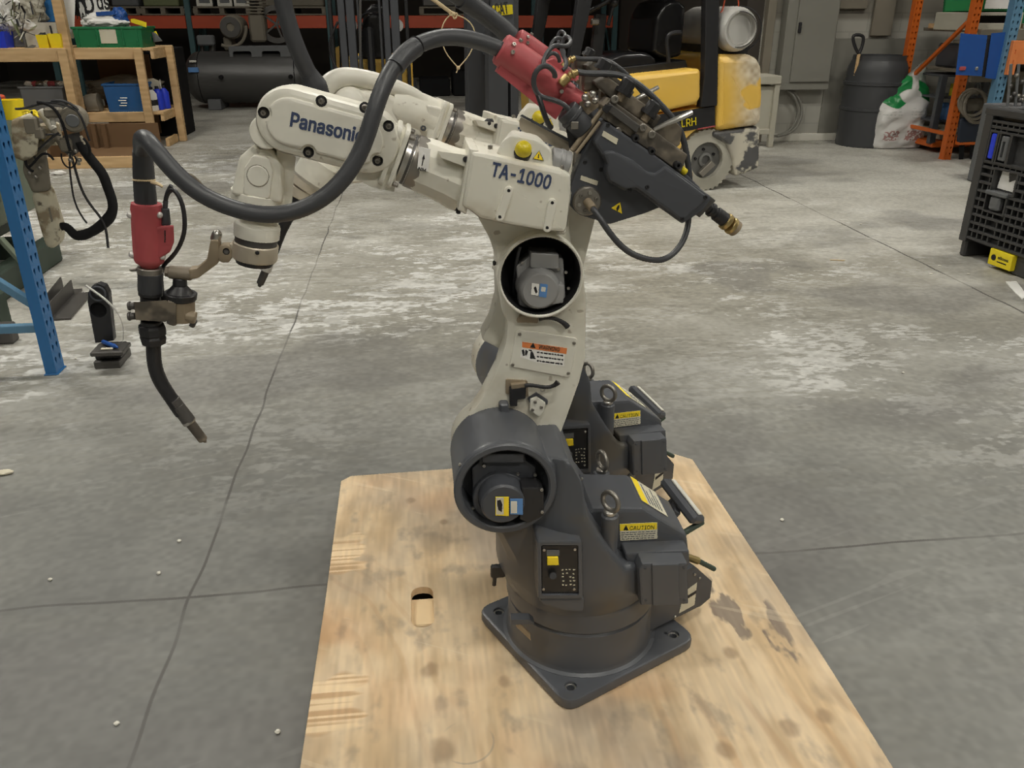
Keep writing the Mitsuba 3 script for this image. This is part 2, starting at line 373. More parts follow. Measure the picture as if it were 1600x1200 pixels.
pbr('m_ceiling', (.30, .30, .29), .9, spec=.1)
pbr('m_screen', (.016, .016, .017), .35)
# ---------------------------------------------------------------- the hall
X0, X1, Y0, Y1, ZC = -9.0, 11.0, -6.0, 21.0, 6.2
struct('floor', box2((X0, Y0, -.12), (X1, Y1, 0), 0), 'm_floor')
struct('ceiling', box2((X0, Y0, ZC), (X1, Y1, ZC + .1), 0), 'm_ceiling')
struct('wall_left', box2((X0 - .2, Y0, 0), (X0, Y1, ZC), 0), 'm_darkwall')
struct('wall_back', box2((X0, Y1, 0), (X1, Y1 + .2, ZC), 0), 'm_darkwall')
struct('wall_front', box2((X0, Y0 - .2, 0), (X1, Y0, ZC), 0), 'm_wallgrey')
struct('wall_far_right', box2((X1, Y0, 0), (X1 + .2, Y1, ZC), 0), 'm_wallgrey')
WY = 9.85
struct('wall_right', box2((3.95, WY, 0), (X1, WY + .2, ZC), 0), 'm_wall')
struct('wall_return', box2((3.75, WY, 0), (3.95, Y1, ZC), 0), 'm_darkwall')
struct('baseboard_right', box2((4.0, WY - .03, 0), (9.0, WY, .085), .004), 'm_offwhite')
for lx, ly, pw in LAMPS:                              # long high-bay luminaires on the ceiling, above the frame
    k = thing('ceiling_lamp', 'long white high-bay lamp under the ceiling', 'ceiling lamp', 'ceiling lamps')
    put('housing', box((lx, ly, ZC - .36), (1.5, .46, .1), .01), 'm_offwhite', k)
    put('rod', cat([cyl((lx + s, ly, ZC - .31), (lx + s, ly, ZC), .008, n=8) for s in (-.5, .5)]), 'm_steel', k)
    M = fr((lx, ly, ZC - .412), (0, 0, -1))
    g = xf(tm([(-.7, -.19, 0), (.7, -.19, 0), (.7, .19, 0), (-.7, .19, 0)], [(0, 1, 2), (0, 2, 3)]), M)
    put('diffuser', g, 'm_white', k, smooth=False, emitter={'type': 'area', 'radiance': rgb(pw * 1.0, pw * .965, pw * .87)})
# ---------------------------------------------------------------- pallet
ZS = .15
k = thing('plywood_pallet', 'scuffed plywood topped pallet that carries both robot arms', 'pallet')
PX = [(-.262, .72), (.808, .72), (.812, 1.3), (.806, 1.75), (.80, 2.16), (.755, 2.2), (.5, 2.196), (.2, 2.19), (-.235, 2.176), (-.262, 2.15), (-.258, 1.6)]
h0, h1 = G(660, 917, ZS), G(660, 980, ZS)
sheet = prism(PX, .019, .0025, 0, np.array([[1, 0, 0, 0], [0, 1, 0, 0], [0, 0, 1, ZS - .019], [0, 0, 0, 1]]))
hx, hw = (h0[0] + h1[0]) / 2, .026
slot = rounded([(hx - hw, h1[1]), (hx + hw, h1[1]), (hx + hw, h0[1]), (hx - hw, h0[1])], .022)
sheet = cut(sheet, prism(slot, .06, 0, 0, np.array([[1, 0, 0, 0], [0, 1, 0, 0], [0, 0, 1, ZS - .04], [0, 0, 0, 1]])))
put('plywood_sheet', sheet, 'm_ply', k, smooth=30)
yb0, yb1 = G(660, 978, .128)[1], G(660, 936, .128)[1]
for y in (.86, 1.16, (yb0 + yb1) / 2, 1.86, 2.12):
    put('crosspiece', box((.272, y, .112), (1.04, yb1 - yb0 if 1.3 < y < 1.7 else .045, .036), .003), 'm_pine' if 1.3 < y < 1.7 else 'm_wood', k)
for x in (-.2, .272, .74):
    put('runner', box((x, 1.44, .0465), (.09, 1.4, .093), .004), 'm_wood', k)

# ---------------------------------------------------------------- robot arm
O1 = np.array([.32, 1.43, ZS])
def A(x, y, v):                                       # pixel -> (u, v, w) in the robot's own axes, on the upright plane v
    return B(x, y, O1[1] + v) - O1
def A2(x, y, v):
    p = A(x, y, v); return np.array([p[0], p[2]])
def tr(px, vref, v0, v1, bev=.003, r=0.0):            # outline of a face in the plane vref, thickness v0..v1
    return upright([A2(x, y, vref) for x, y in px], v0, v1, bev, r)
def sticker(px, v, m, name, P_, t=.0008, **kw):
    return put(name, plate([A(x, y, v) for x, y in px], (0, -1, 0), t), m, P_, smooth=False, **kw)
def letters(t, a, b, h, v, m, P_, bold=True):
    return put('lettering', text(t, A(*a, v), A(*b, v), h, (0, -1, 0), .0008, bold), m, P_, smooth=False)
def dashes(x0, y0, x1, y1, slope, rows, v, m, P_, seed):   # rows of print too small to read
    r = np.random.default_rng(seed); ms = []
    for i in range(rows):
        yy = y0 + (y1 - y0) * (i + .5) / rows; hh = (y1 - y0) / rows * .17; x = x0
        while x < x1 - 1:
            w = min(r.uniform(2.2, 6.5), x1 - x); s = lambda xx: (xx - x0) * slope
            ms.append(plate([A(x, yy - hh + s(x), v), A(x + w, yy - hh + s(x + w), v), A(x + w, yy + hh + s(x + w), v), A(x, yy + hh + s(x), v)], (0, -1, 0), .0004))
            x += w + r.uniform(1, 1.8)
    return put('print_lines', cat(ms), m, P_, smooth=False)
def rod(px0, px1, v, r, r2=None, **k): return cyl(A(*px0, v), A(*px1, v), r, r2, **k)
FRONT = (0, -1, 0)

ROBOT = thing('robot_arm', 'cream and charcoal welding robot arm nearest the camera, lettered side panel', 'robot arm', 'welding robot arms on the pallet')
labels[ROBOT].pop('group')
TW = T4().translate(O1.tolist())
R = ROBOT
# base plate
cs = np.array([(-.232, .075), (-.079, -.232), (.234, -.074), (.081, .233)])
bp = prism(cs, .026, .006, .03)
hol = []
for c in cs:
    d = c * (1 - .052 / np.linalg.norm(c)); hol += [cyl((*d, -.01), (*d, .05), .0078, n=20, bev=0), cyl((*d, .020), (*d, .05), .0125, n=20, bev=0)]
ex = cs[2] * .87 + np.array([.012, .04]); hol += [cyl((*(cs[2] * .72), -.01), (*(cs[2] * .72), .05), .004, n=12, bev=0), cyl((*ex, -.01), (*ex, .05), .005, n=12, bev=0)]
put('base_plate', cut(bp, *hol), 'm_grey', R)
for c in cs:
    d = c * (1 - .052 / np.linalg.norm(c)); put('hole_rim', ring((*d, .0195), (*d, .0215), .0118, .0082, 24, .0005), 'm_steel', R)
CU = -.012
put('base_column', lathe([(0, .02), (.166, .02), (.166, .027), (.159, .031), (.156, .04), (.154, .118), (.150, .123), (.150, .128), (0, .128)], (CU, 0, 0), n=72), 'm_grey', R)
put('turret_ring', lathe([(0, .126), (.153, .126), (.158, .131), (.159, .172), (.156, .178), (0, .178)], (CU, 0, 0), n=72), 'm_grey', R)
sticker([(806, 967), (828, 988), (829, 999), (806, 977)], -.128, 'm_tan', 'name_tag', R, .004)
sticker([(797, 958), (826, 958), (833, 964), (797, 966)], -.118, 'm_grey', 'stop_block', R, .02)
# turret: body cut round about the upright axis, shoulder barrel grown out of it
c2 = A(790, 765, -.155); R2 = .0915
core = tr([(794, 955), (778, 915), (772, 870), (758, 815), (742, 775), (750, 700), (800, 655), (850, 660), (880, 700), (905, 742), (910, 785), (934, 822), (968, 866), (1010, 872), (1012, 945)], -.12, -.18, .14, 0)
bound = lathe([(0, .165), (.155, .165), (.164, .195), (.174, .22), (.174, .36), (.16, .52), (0, .52)], (CU - .006, 0, 0), n=64)
bar_m = man(cyl((c2[0], -.150, c2[2]), (c2[0], .01, c2[2]), R2, n=64, bev=.004))
leg_m = m3.Manifold.hull_points(np.array([[c2[0] + .05 * math.cos(t), v, c2[2] + .05 * math.sin(t)] for t in np.linspace(0, 6.28, 24) for v in (-.12, .0)] + [[-.15, -.05, .18], [-.15, .06, .18], [.02, -.11, .18], [.02, .1, .18], [-.12, -.09, .18]]))
body = (man(core) ^ man(bound)) + leg_m + bar_m
mouth = man(cyl((c2[0], -.25, c2[2]), (c2[0], -.085, c2[2]), .079, n=64, bev=0))
t = soften(body, .011, 14)
put('turret', unman(man(t) - mouth), 'm_grey', R, smooth=50)
put('barrel_rim', ring((c2[0], -.157, c2[2]), (c2[0], -.146, c2[2]), .0925, .0785, 72, .003), 'm_grey', R)
put('barrel_key', box((A(786, 643, 0)[0], -.012, c2[2] + R2 + .004), (.017, .026, .022), .003), 'm_grey', R)
for q in ((711, 722), (872, 748)):
    p = A(*q, -.14); d = p - [c2[0], p[1], c2[2]]; d /= np.linalg.norm(d); p = np.array([c2[0], p[1], c2[2]]) + d * .091
    put('bolt', bolt(p, d, .003, .004), 'm_steel', R)
# shoulder motor inside the barrel
k2 = put('shoulder_motor', cat(tr([(737, 735), (748, 725), (752, 708), (820, 708), (823, 722), (838, 732), (840, 815), (800, 826), (742, 820)], -.13, -.125, -.085, .004, .004),
                               tr([(753, 709), (819, 709), (819, 724), (753, 724)], -.14, -.140, -.085, .003, .003)), 'm_dkgrey', R)
c = A(783, 778, -.135); put('flange_ring', ring((c[0], -.138, c[2]), (c[0], -.12, c[2]), .052, .040, 48, .002), 'm_dkgrey', k2)
c = A(786, 789, -.175); put('can', lathe([(0, 0), (.036, 0), (.0395, .004), (.0415, .03), (.0425, .06), (0, .06)], (c[0], -.175, c[2]), (0, 1, 0), 48), 'm_dkgrey', k2)
put('connector_block', tr([(815, 762), (842, 762), (850, 768), (850, 806), (826, 818), (812, 812)], -.168, -.168, -.13, .003, .003), 'm_black', k2)
for q in ((756, 727), (836, 741), (739, 793), (846, 764), (847, 799), (809, 740)):
    put('bolt', bolt(A(*q, -.127 if q[0] < 840 else -.169), FRONT, .0034, .004), 'm_steel', R)
sticker([(774, 776), (795, 776), (795, 806), (774, 805)], -.1755, 'm_labelyellow', 'warning_label', R)
sticker([(775, 777), (787, 777), (787, 804), (775, 804)], -.1765, 'm_paper', 'warning_label', R, .0003)
sticker([(777, 782), (782, 781), (785, 788), (784, 800), (779, 797), (781, 791), (777, 789)], -.1769, 'm_ink', 'pictogram', R, .0003)
sticker([(797, 779), (817, 779), (817, 804), (797, 803)], -.1755, 'm_labelblue', 'blue_label', R)
sticker([(798, 783), (808, 783), (808, 802), (798, 802)], -.1765, 'm_offwhite', 'blue_label', R, .0003)
# brake panel on the turret front
def tp(px, py): return A(px, py, -.168)
put('panel_frame', cut(tr([(838, 843), (909, 843), (911, 935), (840, 935)], -.182, -.186, -.10, .004, .006), tr([(845, 850), (903, 850), (904, 928), (846, 928)], -.182, -.22, -.178, 0, .003)), 'm_grey', R)
put('panel_ledge', tr([(838, 931), (912, 930), (911, 953), (880, 951), (848, 942)], -.174, -.182, -.10, .004, .006), 'm_grey', R)
kp = put('brake_panel', tr([(846, 852), (903, 851), (904, 926), (847, 927)], -.180, -.181, -.164, .001, .003), 'm_screen', R)
for q in ((850, 859), (898, 858), (849, 920), (897, 920)): put('screw', bolt(A(*q, -.1812), FRONT, .0028, .0025), 'm_steel', kp)
put('key_label', plate([A(x, y, -.1815) for x, y in ((854, 859), (874, 859), (874, 868), (854, 868))], FRONT), 'm_plasticgrey', kp, smooth=False)
put('yellow_button', tr([(855, 870), (872, 870), (873, 882), (855, 882)], -.183, -.186, -.180, .001), 'm_labelyellow', kp)
put('release_knob', cyl(A(864, 900, -.180), A(864, 900, -.192), .0075, n=16), 'm_black', kp)
r_ = np.random.default_rng(3); ms = []
for i in range(5):
    for j in range(4):
        if r_.random() < .8:
            x, y = 878 + j * 5.6 + r_.uniform(-1, 1), 889 + i * 6 + r_.uniform(-1, 1)
            ms.append(plate([A(x, y, -.1815), A(x + r_.uniform(1.5, 4), y, -.1815), A(x + 3, y + 1.6, -.1815), A(x, y + 1.6, -.1815)], FRONT, .0004))
put('panel_print', cat(ms), 'm_paper', kp, smooth=False)
# body shell details at the back: motor cover, ledge, junction box, eye bolts
mc = tr([(918, 800), (926, 794), (1004, 795), (1074, 838), (1077, 864), (975, 870), (950, 850), (930, 830)], -.105, -.105, .03, .008, .004)
km = put('motor_cover', mc, 'm_grey', R)
for q in ((909, 742), (911, 784), (914, 784), (1058, 858)): put('screw', bolt(A(q[0], q[1] + 6, -.06), (-.3, -1, .3), .003, .004), 'm_steel', km)
kl = sticker([(968, 818.5), (1027, 816), (1027, 841.5), (969, 844.5)], -.106, 'm_paper', 'caution_label', R)
put('yellow_band', plate([A(x, y, -.1069) for x, y in ((968.5, 819), (1026.5, 816.5), (1026.5, 827), (968.7, 829.5))], FRONT, .0003), 'm_labelyellow', kl, smooth=False)
put('lettering', cat(text('CAUTION', A(983, 828.2, -.1073), A(1022, 826.4, -.1073), .0085, FRONT, .0004, False), plate([A(x, y, -.1073) for x, y in ((974, 828.5), (978, 820.5), (982, 828.2))], FRONT, .0004)), 'm_ink', kl, smooth=False)
dashes(971, 831, 1024, 844, -.05, 4, -.107, 'm_plasticgrey', kl, 5)
# sloping rear face of the cover carries a second label
a, b_ = A(1004, 795, -.105), A(1074, 838, -.105); dd = (b_ - a); dd /= np.linalg.norm(dd); nn_ = np.cross(dd, [0, 1, 0]); nn_ *= np.sign(nn_[2])
def slab(s0, s1, v0, v1, lift): return [a + dd * s + np.array([0, v, 0]) + nn_ * lift for s, v in ((s0, v0), (s1, v0), (s1, v1), (s0, v1))]
ks = put('slope_label', plate(slab(.008, .078, .035, .128, .0012), nn_, .0008), 'm_paper', R, smooth=False)
put('yellow_band', plate(slab(.008, .026, .035, .128, .0021), nn_, .0004), 'm_labelyellow', ks, smooth=False)
put('print_lines', cat([plate(slab(.032 + .008 * i, .035 + .008 * i, .043, .12 - .02 * (i % 3), .0022), nn_, .0003) for i in range(5)]), 'm_plasticgrey', ks, smooth=False)
put('cover_ledge', tr([(975, 862), (1076, 858), (1077, 882), (1000, 884), (978, 874)], -.135, -.140, .03, .004, .004), 'm_grey', R)
kj = put('junction_box', tr([(998, 890), (1003, 880), (1074, 879), (1076, 944), (1001, 946)], -.172, -.174, .0, .005, .003), 'm_grey', R)
put('cover_strip', tr([(1018, 881), (1060, 880), (1061, 944), (1019, 945)], -.174, -.178, -.165, .002, .002), 'm_grey', kj)
for q in ((1008, 888), (1068, 887), (1009, 938), (1069, 937)): put('screw', bolt(A(*q, -.1742), FRONT, .0026, .0015), 'm_dkgrey', kj)
for (bx, by, v, top) in ((953, 803, -.140, 0), (940, 737, .055, 1)):
    p = A(bx, by, v)
    if not top: put('lifting_boss', cyl((p[0], v, p[2]), (p[0] + .002, v, p[2] - .085), .0165, .0155, n=28, bev=.003), 'm_grey', R)
    else: put('lifting_boss', cyl((p[0], v, p[2]), (p[0], v, p[2] - .08), .017, n=28, bev=.003), 'm_grey', R)
    ke = put('eye_bolt', cyl(p, p + [0, 0, .008], .012, n=24), 'm_steel', R)
    put('eye', torus(p + [0, 0, .027], (.80, .6, 0) if not top else (.93, .3, 0), .0185, .0048, 36, 12), 'm_dullsteel', ke)
put('rear_housing', box((.07, .05, .27), (.15, .10, .12), .02), 'm_grey', R)
# connector box of the fixed base, running off along the plate's edge
e1 = np.array([.894, .447, 0]); e2 = np.array([-.447, .894, 0])
def E(s, t_, w): return e1 * s + e2 * t_ + [0, 0, w]
cbx = hull([E(.06, -.115, .045), E(.06, -.115, .165), E(.205, -.115, .165), E(.265, -.115, .10), E(.265, -.115, .055), E(.24, -.115, .045), E(.06, .08, .045), E(.06, .08, .165), E(.205, .08, .165), E(.265, .08, .10), E(.265, .08, .055), E(.24, .08, .045)])
kc = put('connector_box', cbx, 'm_dkgrey', R, smooth=20)
put('rating_plate', plate([E(.170, -.1155, .055), E(.216, -.1155, .058), E(.216, -.1155, .118), E(.178, -.1155, .108)], -e2), 'm_paper', kc, smooth=False)
put('rating_print', plate([E(.18, -.117, .085), E(.215, -.117, .09), E(.215, -.117, .098), E(.18, -.117, .093)], -e2, .0004), 'm_ink', kc, smooth=False)
for s_, w_ in ((.205, .145), (.222, .128), (.158, .052)): put('screw', bolt(E(s_, -.1155, w_), -e2, .003, .003), 'm_steel', kc)
d_ = E(.06, 0, -.065) / np.linalg.norm(E(.06, 0, -.065)); nz = np.array([.56, .28, .60]); nz /= np.linalg.norm(nz)
p = E(.236, -.055, .118)
ka = put('air_fitting', cyl(p, p + nz * .02, .006, n=6), 'm_steel', R)
q = p + nz * .022 + e2 * .0
put('valve_body', cyl(q - np.array([.02, 0, -.008]), q + np.array([.022, 0, -.012]), .0085, n=16), 'm_brass', ka)
put('hose_stub', cyl(q + np.array([.022, 0, -.012]), q + np.array([.062, 0, -.038]), .0058, n=14), 'm_machinedark', ka)
p = E(.255, -.06, .06); kb = put('ground_stud', cyl(p, p + e1 * .02, .006, n=12), 'm_brass', R)
put('ground_wire', cyl(p + e1 * .016, p + e1 * .016 + np.array([.008, -.004, -.035]), .006, n=10), 'm_labelyellow', kb)
p0, p1 = E(.19, -.03, .172), E(.25, -.03, .115); dv = (p1 - p0) / np.linalg.norm(p1 - p0)
for nm, t0 in (('signal_connector', .045),):
    cq = A(1066, 783, .09)
    kq = put(nm, xf(box((0, 0, 0), (.05, .12, .022), .006), fr(cq, (.62, -.1, .78), e1)), 'm_dkgrey', R)
    put('contact_strip', xf(box((0, 0, .014), (.016, .10, .004), .001), fr(cq, (.62, -.1, .78), e1)), 'm_offwhite', kq)
    put('connector_bracket', cat(bar(cq - np.array([.008, 0, .012]), E(.19, .03, .150), .05, .016), bar(cq + np.array([0, .035, -.012]), E(.20, .065, .140), .02, .012)), 'm_dkgrey', R)
    put('lug', xf(cut(box((.035, .035, -.008), (.034, .034, .003), .0005), cyl((.038, .035, -.03), (.038, .035, .03), .005, bev=0)), fr(cq, (.62, -.1, .78), e1)), 'm_dkgrey', kq)
put('hose_tail', cyl(A(1068, 833, .04), A(1098, 815, .06), .007, n=14), 'm_machinedark', R)
put('side_plug', cat(rod((775, 882), (772, 915), -.03, .004), box(A(778, 892, -.03), (.03, .012, .03), .003)), 'm_black', R)

# lower arm
c3 = A(845, 432, -.03); R3 = .0765
front = tr([(722, 668), (753, 624), (777, 577), (790, 537), (794, 505), (786, 490), (779, 440), (775, 402), (764, 370), (748, 342), (745, 300), (885, 300), (893, 380), (911, 424), (916, 470), (915, 560), (906, 596), (885, 655), (877, 676), (868, 683), (858, 679), (820, 720), (740, 740)], -.005, -.005, .045, .004, .006)
disc = cyl((c2[0], -.003, c2[2]), (c2[0], .06, c2[2]), .088, n=48)
hollow = cyl((c3[0], -.2, c3[2]), (c3[0], .035, c3[2]), .0695, n=56, bev=0)
put('lower_arm', cut(unman(man(front) + man(disc)), hollow), 'm_cream', R)
put('arm_web', tr([(753, 535), (769, 505), (778, 470), (776, 400), (750, 338), (750, 300), (925, 300), (933, 344), (913, 424), (917, 470), (915, 545), (800, 560)], .03, .044, .10, .004, .006), 'm_cream', R)
put('ring', ring((c3[0], -.034, c3[2]), (c3[0], .0, c3[2]), R3, .0710, 72, .002), 'm_creamclean', R)
put('ring_well', cat(ring((c3[0], -.030, c3[2]), (c3[0], .034, c3[2]), .0712, .0690, 56, .0005), cyl((c3[0], .028, c3[2]), (c3[0], .034, c3[2]), .070, n=56)), 'm_matte', R)  # dark liner paints the shade inside the cream ring
ke = put('elbow_motor', cat(tr([(806, 415), (826, 400), (880, 402), (884, 475), (860, 490), (812, 486)], .0, -.004, .028, .003, .004),
                            tr([(829, 394), (873, 397), (873, 420), (828, 418)], -.015, -.018, .028, .002, .002)), 'm_can', R)
c = A(844, 455, -.034); put('can', lathe([(0, 0), (.030, 0), (.0335, .003), (.0385, .016), (.0395, .045), (0, .045)], (c[0], -.034, c[2]), (0, 1, 0), 48), 'm_can', ke)
put('connector_block', tr([(866, 443), (882, 446), (880, 473), (862, 476)], -.025, -.027, .0, .002, .002), 'm_can', ke)
for q in ((816, 410), (831, 411), (872, 420), (884, 425), (888, 450)): put('bolt', bolt(A(*q, -.006), FRONT, .003, .004), 'm_steel', R)
sticker([(831, 442), (842.5, 444), (841, 462), (829.5, 460)], -.0345, 'm_white', 'white_label', R)
sticker([(834, 450), (837, 447), (840, 456), (837, 459)], -.0354, 'm_ink', 'pictogram', R, .0003)
sticker([(844, 443), (856, 444.5), (853.5, 465), (842, 463)], -.0345, 'm_labelblue', 'blue_label', R)
sticker([(846, 448), (853, 449), (852, 456), (845, 455)], -.0354, 'm_offwhite', 'blue_label', R, .0003)
put('cable', tube([A(x, y, -.02 + .02 * i) for i, (x, y) in enumerate(((813, 385), (806, 415), (803, 445), (800, 470)))], .003, 8, 14), 'm_rubber', R)
put('grease_nipple', cat(rod((780, 411), (771, 411), .01, .003), rod((774, 411), (770, 411), .01, .0045)), 'm_black', R)
kw = put('warning_plate', tr([(807, 514.5), (903, 528.5), (891, 590), (796, 572)], -.007, -.0085, -.004, .001, .006), 'm_creamclean', R)
for q in ((812, 522), (897, 536), (801, 570), (888, 583)): put('screw', bolt(A(*q, -.0085), FRONT, .0032, .002), 'm_dullsteel', kw)
put('white_field', plate([A(x, y, -.0087) for x, y in ((815, 543), (882, 553), (881, 572), (838, 566), (813, 558))], FRONT, .0003), 'm_white', kw, smooth=False)
put('orange_band', plate([A(x, y, -.0087) for x, y in ((816, 534), (886, 544), (885, 553), (816, 542.5))], FRONT, .0006), 'm_orange', kw, smooth=False)
put('lettering', cat(text('WARNING', A(841, 544.6, -.0094), A(874, 549.4, -.0094), .0075, FRONT, .0004), plate([A(x, y, -.0094) for x, y in ((828, 542.8), (833, 535.4), (837, 544))], FRONT, .0004)), 'm_ink', kw, smooth=False)
dashes(839, 547, 880, 567, .13, 3, -.009, 'm_ink', kw, 8)
put('pictogram', cat([plate([A(x, y, -.009) for x, y in q], FRONT, .0004) for q in (((815, 547), (819, 546), (820, 556), (817, 556)), ((821, 546), (825, 549), (822, 557), (820, 552)), ((829, 550), (832, 549), (837, 561), (828, 560)), ((826, 546), (831, 547), (831, 549), (826, 548)))]), 'm_ink', kw, smooth=False)
for (q, nm) in ((((807, 503), (813, 492), (841, 494), (840, 504)), 'clamp_label'), (((798, 600), (821, 597), (822, 604), (799, 608)), 'clamp_label')):
    put(nm, tr(q, -.012, -.016, -.004, .001, .001), 'm_tan', R)
put('clamp', tr([(796, 605), (822, 602), (821, 622), (808, 624), (808, 634), (797, 634)], -.012, -.016, -.003, .002, .002), 'm_black', R)
put('clamp_backing', tr([(790, 592), (824, 594), (826, 620), (790, 615)], -.006, -.008, -.003, .001, .003), 'm_tan', R)
put('lock_lever', tube([A(x, y, -.02) for x, y in ((820, 603), (838, 603), (856, 605), (866, 602), (872, 597))], [.004, .0035, .0035, .0035, .0055], 10, 20), 'm_black', R)
put('lock_lever', tube([A(x, y, -.02) for x, y in ((842, 499), (862, 497), (878, 503), (887, 511))], [.004, .0035, .004, .0055], 10, 20), 'm_black', R)
put('hook', torus(A(848, 609, -.012), (0, 1, 0), .004, .0015, 16, 6), 'm_steel', R)
put('proximity_block', tr([(828, 622), (838, 618), (852, 628), (850, 640), (842, 650), (827, 640)], -.01, -.016, -.004, .002, .003), 'm_creamclean', R)
put('block_rim', tr([(824, 622), (838, 613), (856, 625), (855, 633), (838, 622), (828, 630)], -.008, -.012, -.004, .002, .002), 'm_dkgrey', R)
for q in ((836, 628), (846, 636), (832, 640)): put('bolt', bolt(A(*q, -.016), FRONT, .0032, .003), 'm_dullsteel', R)

# elbow casting and forearm
put('elbow_box', tr([(736, 236), (757, 239), (879, 266), (893, 274), (893, 300), (887, 352), (883, 364), (848, 361), (790, 351), (750, 342), (735, 330), (721, 322)], -.075, -.075, .075, .007, .006), 'm_cream', R)
put('elbow_tail', tr([(884, 300), (894, 296), (884, 366), (870, 366)], -.055, -.06, .06, .006, .004), 'm_cream', R)
put('lettering', text('TA-1000', A(765, 274, -.0755), A(858, 295.5, -.0755), .0215, FRONT, .0008, True, .00025), 'm_navy', R, smooth=False)
for p_, q_ in (((795, 298), (781, 339)), ((863, 317), (855, 356))):
    a0, b0 = np.array(p_), np.array(q_); d = (b0 - a0) / np.linalg.norm(b0 - a0); n_ = np.array([-d[1], d[0]]) * 6.5
    kk = put('strap_plate', cut(tr([tuple(a0 - d * 7 + n_), tuple(a0 - d * 7 - n_), tuple(b0 + d * 7 - n_), tuple(b0 + d * 7 + n_)], -.08, -.083, -.073, .0015, .0068), *[cyl(A(*q, -.1), A(*q, -.06), .0027, n=12, bev=0) for q in (p_, q_)]), 'm_creamclean', R)
    put('hole', cat([cyl(A(*q, -.081), A(*q, -.078), .0027, n=12) for q in (p_, q_)]), 'm_ink', kk)
put('elbow_flange', tr([(733, 230), (748, 233), (728, 334), (714, 326)], -.06, -.07, .07, .004, .002), 'm_cream', R)
for v in (-.05, .05): put('bolt', bolt(A(766, 237, v) + [0, 0, .004], (0, 0, 1), .004, .006), 'm_dullsteel', R)
for dv0, nm in ((0, 'x'),):
    dome = hull(np.vstack([[A(x, y, v) for x, y in ((776, 240), (784, 222), (800, 210), (838, 218), (862, 234), (863, 262), (800, 252))] for v in (-.055, -.015)] + [[A(x, y, -.035) + [0, 0, .008] for x, y in ((800, 210), (838, 218))]]))
    dm = soften(man(dome), .006, 10); put('motor_hood', dm, 'm_creamclean', R, smooth=60)
p = A(816, 240, -.050); ax = np.array([.05, -.75, .66]); ax /= np.linalg.norm(ax)
kn = put('lamp_base', lathe([(0, -.02), (.0135, -.02), (.0148, 0), (.0148, .006), (.013, .008), (0, .008)], p, ax, 28), 'm_black', R)
put('lamp_lens', lathe([(.0125, .007), (.0140, .010), (.0130, .017), (.0100, .022), (.005, .0245), (0, .025)], p, ax, 28), 'm_gold', kn)
for sc_, m_, l_ in ((1, 'm_ink', 0), (.85, 'm_labelyellow', .0006)):
    cc = np.array([841, 244.0]); sticker([tuple(cc + (np.array(q) - cc) * sc_) for q in ((832, 248.5), (842.5, 235), (850, 251.5))], -.0565 - l_, m_, 'warning_triangle', R, .0006)
sticker([(841, 241), (842.6, 240.6), (842, 247.5), (840.5, 247)], -.0578, 'm_ink', 'pictogram', R, .0004)
put('elbow_motor_end', cat(rod((860, 248), (889, 256), -.03, .020), rod((872, 252), (880, 254), -.03, .0215)), 'm_can', R)
put('mount_bar', hull([A(x, y, v) for x, y in ((811, 189), (814, 183), (893, 222), (889, 236), (884, 238), (812, 202)) for v in (.01, .02)]), 'm_plated', R)
put('mount_bar_edge', hull([A(x, y, v) for x, y in ((812, 181), (816, 179), (895, 220), (893, 224)) for v in (-.0, .025)]), 'm_dkgrey', R)
put('spare_pin', rod((878, 258), (878, 268), -.06, .003), 'm_dullsteel', R)
pa, pb = A(722, 283, 0), A(646, 252, 0); axn = (pb - pa) / np.linalg.norm(pb - pa); L_ = np.linalg.norm(pb - pa)
put('forearm', lathe([(0, 0), (.052, 0), (.0525, .01), (.0485, .03), (.0465, L_ - .012), (.044, L_ - .002), (0, L_)], pa - axn * .004, axn, 12), 'm_cream', R, smooth=20)
put('forearm_rib', hull([A(x, y, v) for (x, y) in ((684, 236), (733, 243), (731, 262), (690, 247)) for v in (-.058, -.03)]), 'm_cream', R)
put('rib_hole', cyl(A(728, 249, -.061), A(728, 249, -.05), .005, n=14), 'm_ink', R)
put('grey_neck', lathe([(0, 0), (.0435, 0), (.0445, .003), (.0445, .026), (0, .026)], pb - axn * .022, axn, 40), 'm_dullsteel', R)
put('bright_collar', lathe([(0, 0), (.0405, 0), (.041, .002), (.0405, .016), (0, .016)], pb + axn * .003, axn, 40), 'm_steel', R)
put('dust_band', lathe([(0, 0), (.0425, 0), (.0425, .004), (0, .004)], pb + axn * .006, axn, 40), 'm_darksteel', R)
kz = sticker([(655, 229), (673, 233), (669, 268), (652, 263)], -.048, 'm_white', 'neck_label', R, .0015)
put('arrow', cat(plate([A(x, y, -.0503) for x, y in ((661, 246), (662.5, 246), (660, 259), (658.5, 259))], FRONT, .0004), plate([A(x, y, -.0503) for x, y in ((659.5, 248), (662.5, 241), (664, 249))], FRONT, .0004)), 'm_ink', kz, smooth=False)
put('lettering', text('NM', A(652.5, 265.5, -.0503), A(665, 268.5, -.0503), .005, FRONT, .0005), 'm_ink', kz, smooth=False)
put('cable_plug', cat(rod((716, 308), (712, 328), .0, .010), rod((717, 318), (716, 334), -.01, .004)), 'm_black', R)
wt = np.cross(axn, [0, 1, 0]); wt *= np.sign(wt[2])
for s_ in (.022, .036): put('neck_plate', prism([(-.05, -.05), (.05, -.05), (.05, .05), (-.05, .05)], .008, .002, .012, fr(pb + axn * s_, axn, (0, 1, 0))), 'm_creamclean', R)
put('wrist_tube', lathe([(0, 0), (.0455, 0), (.047, .006), (.047, .085), (.04, .11), (0, .11)], pb + axn * .03, axn, 40), 'm_cream', R)
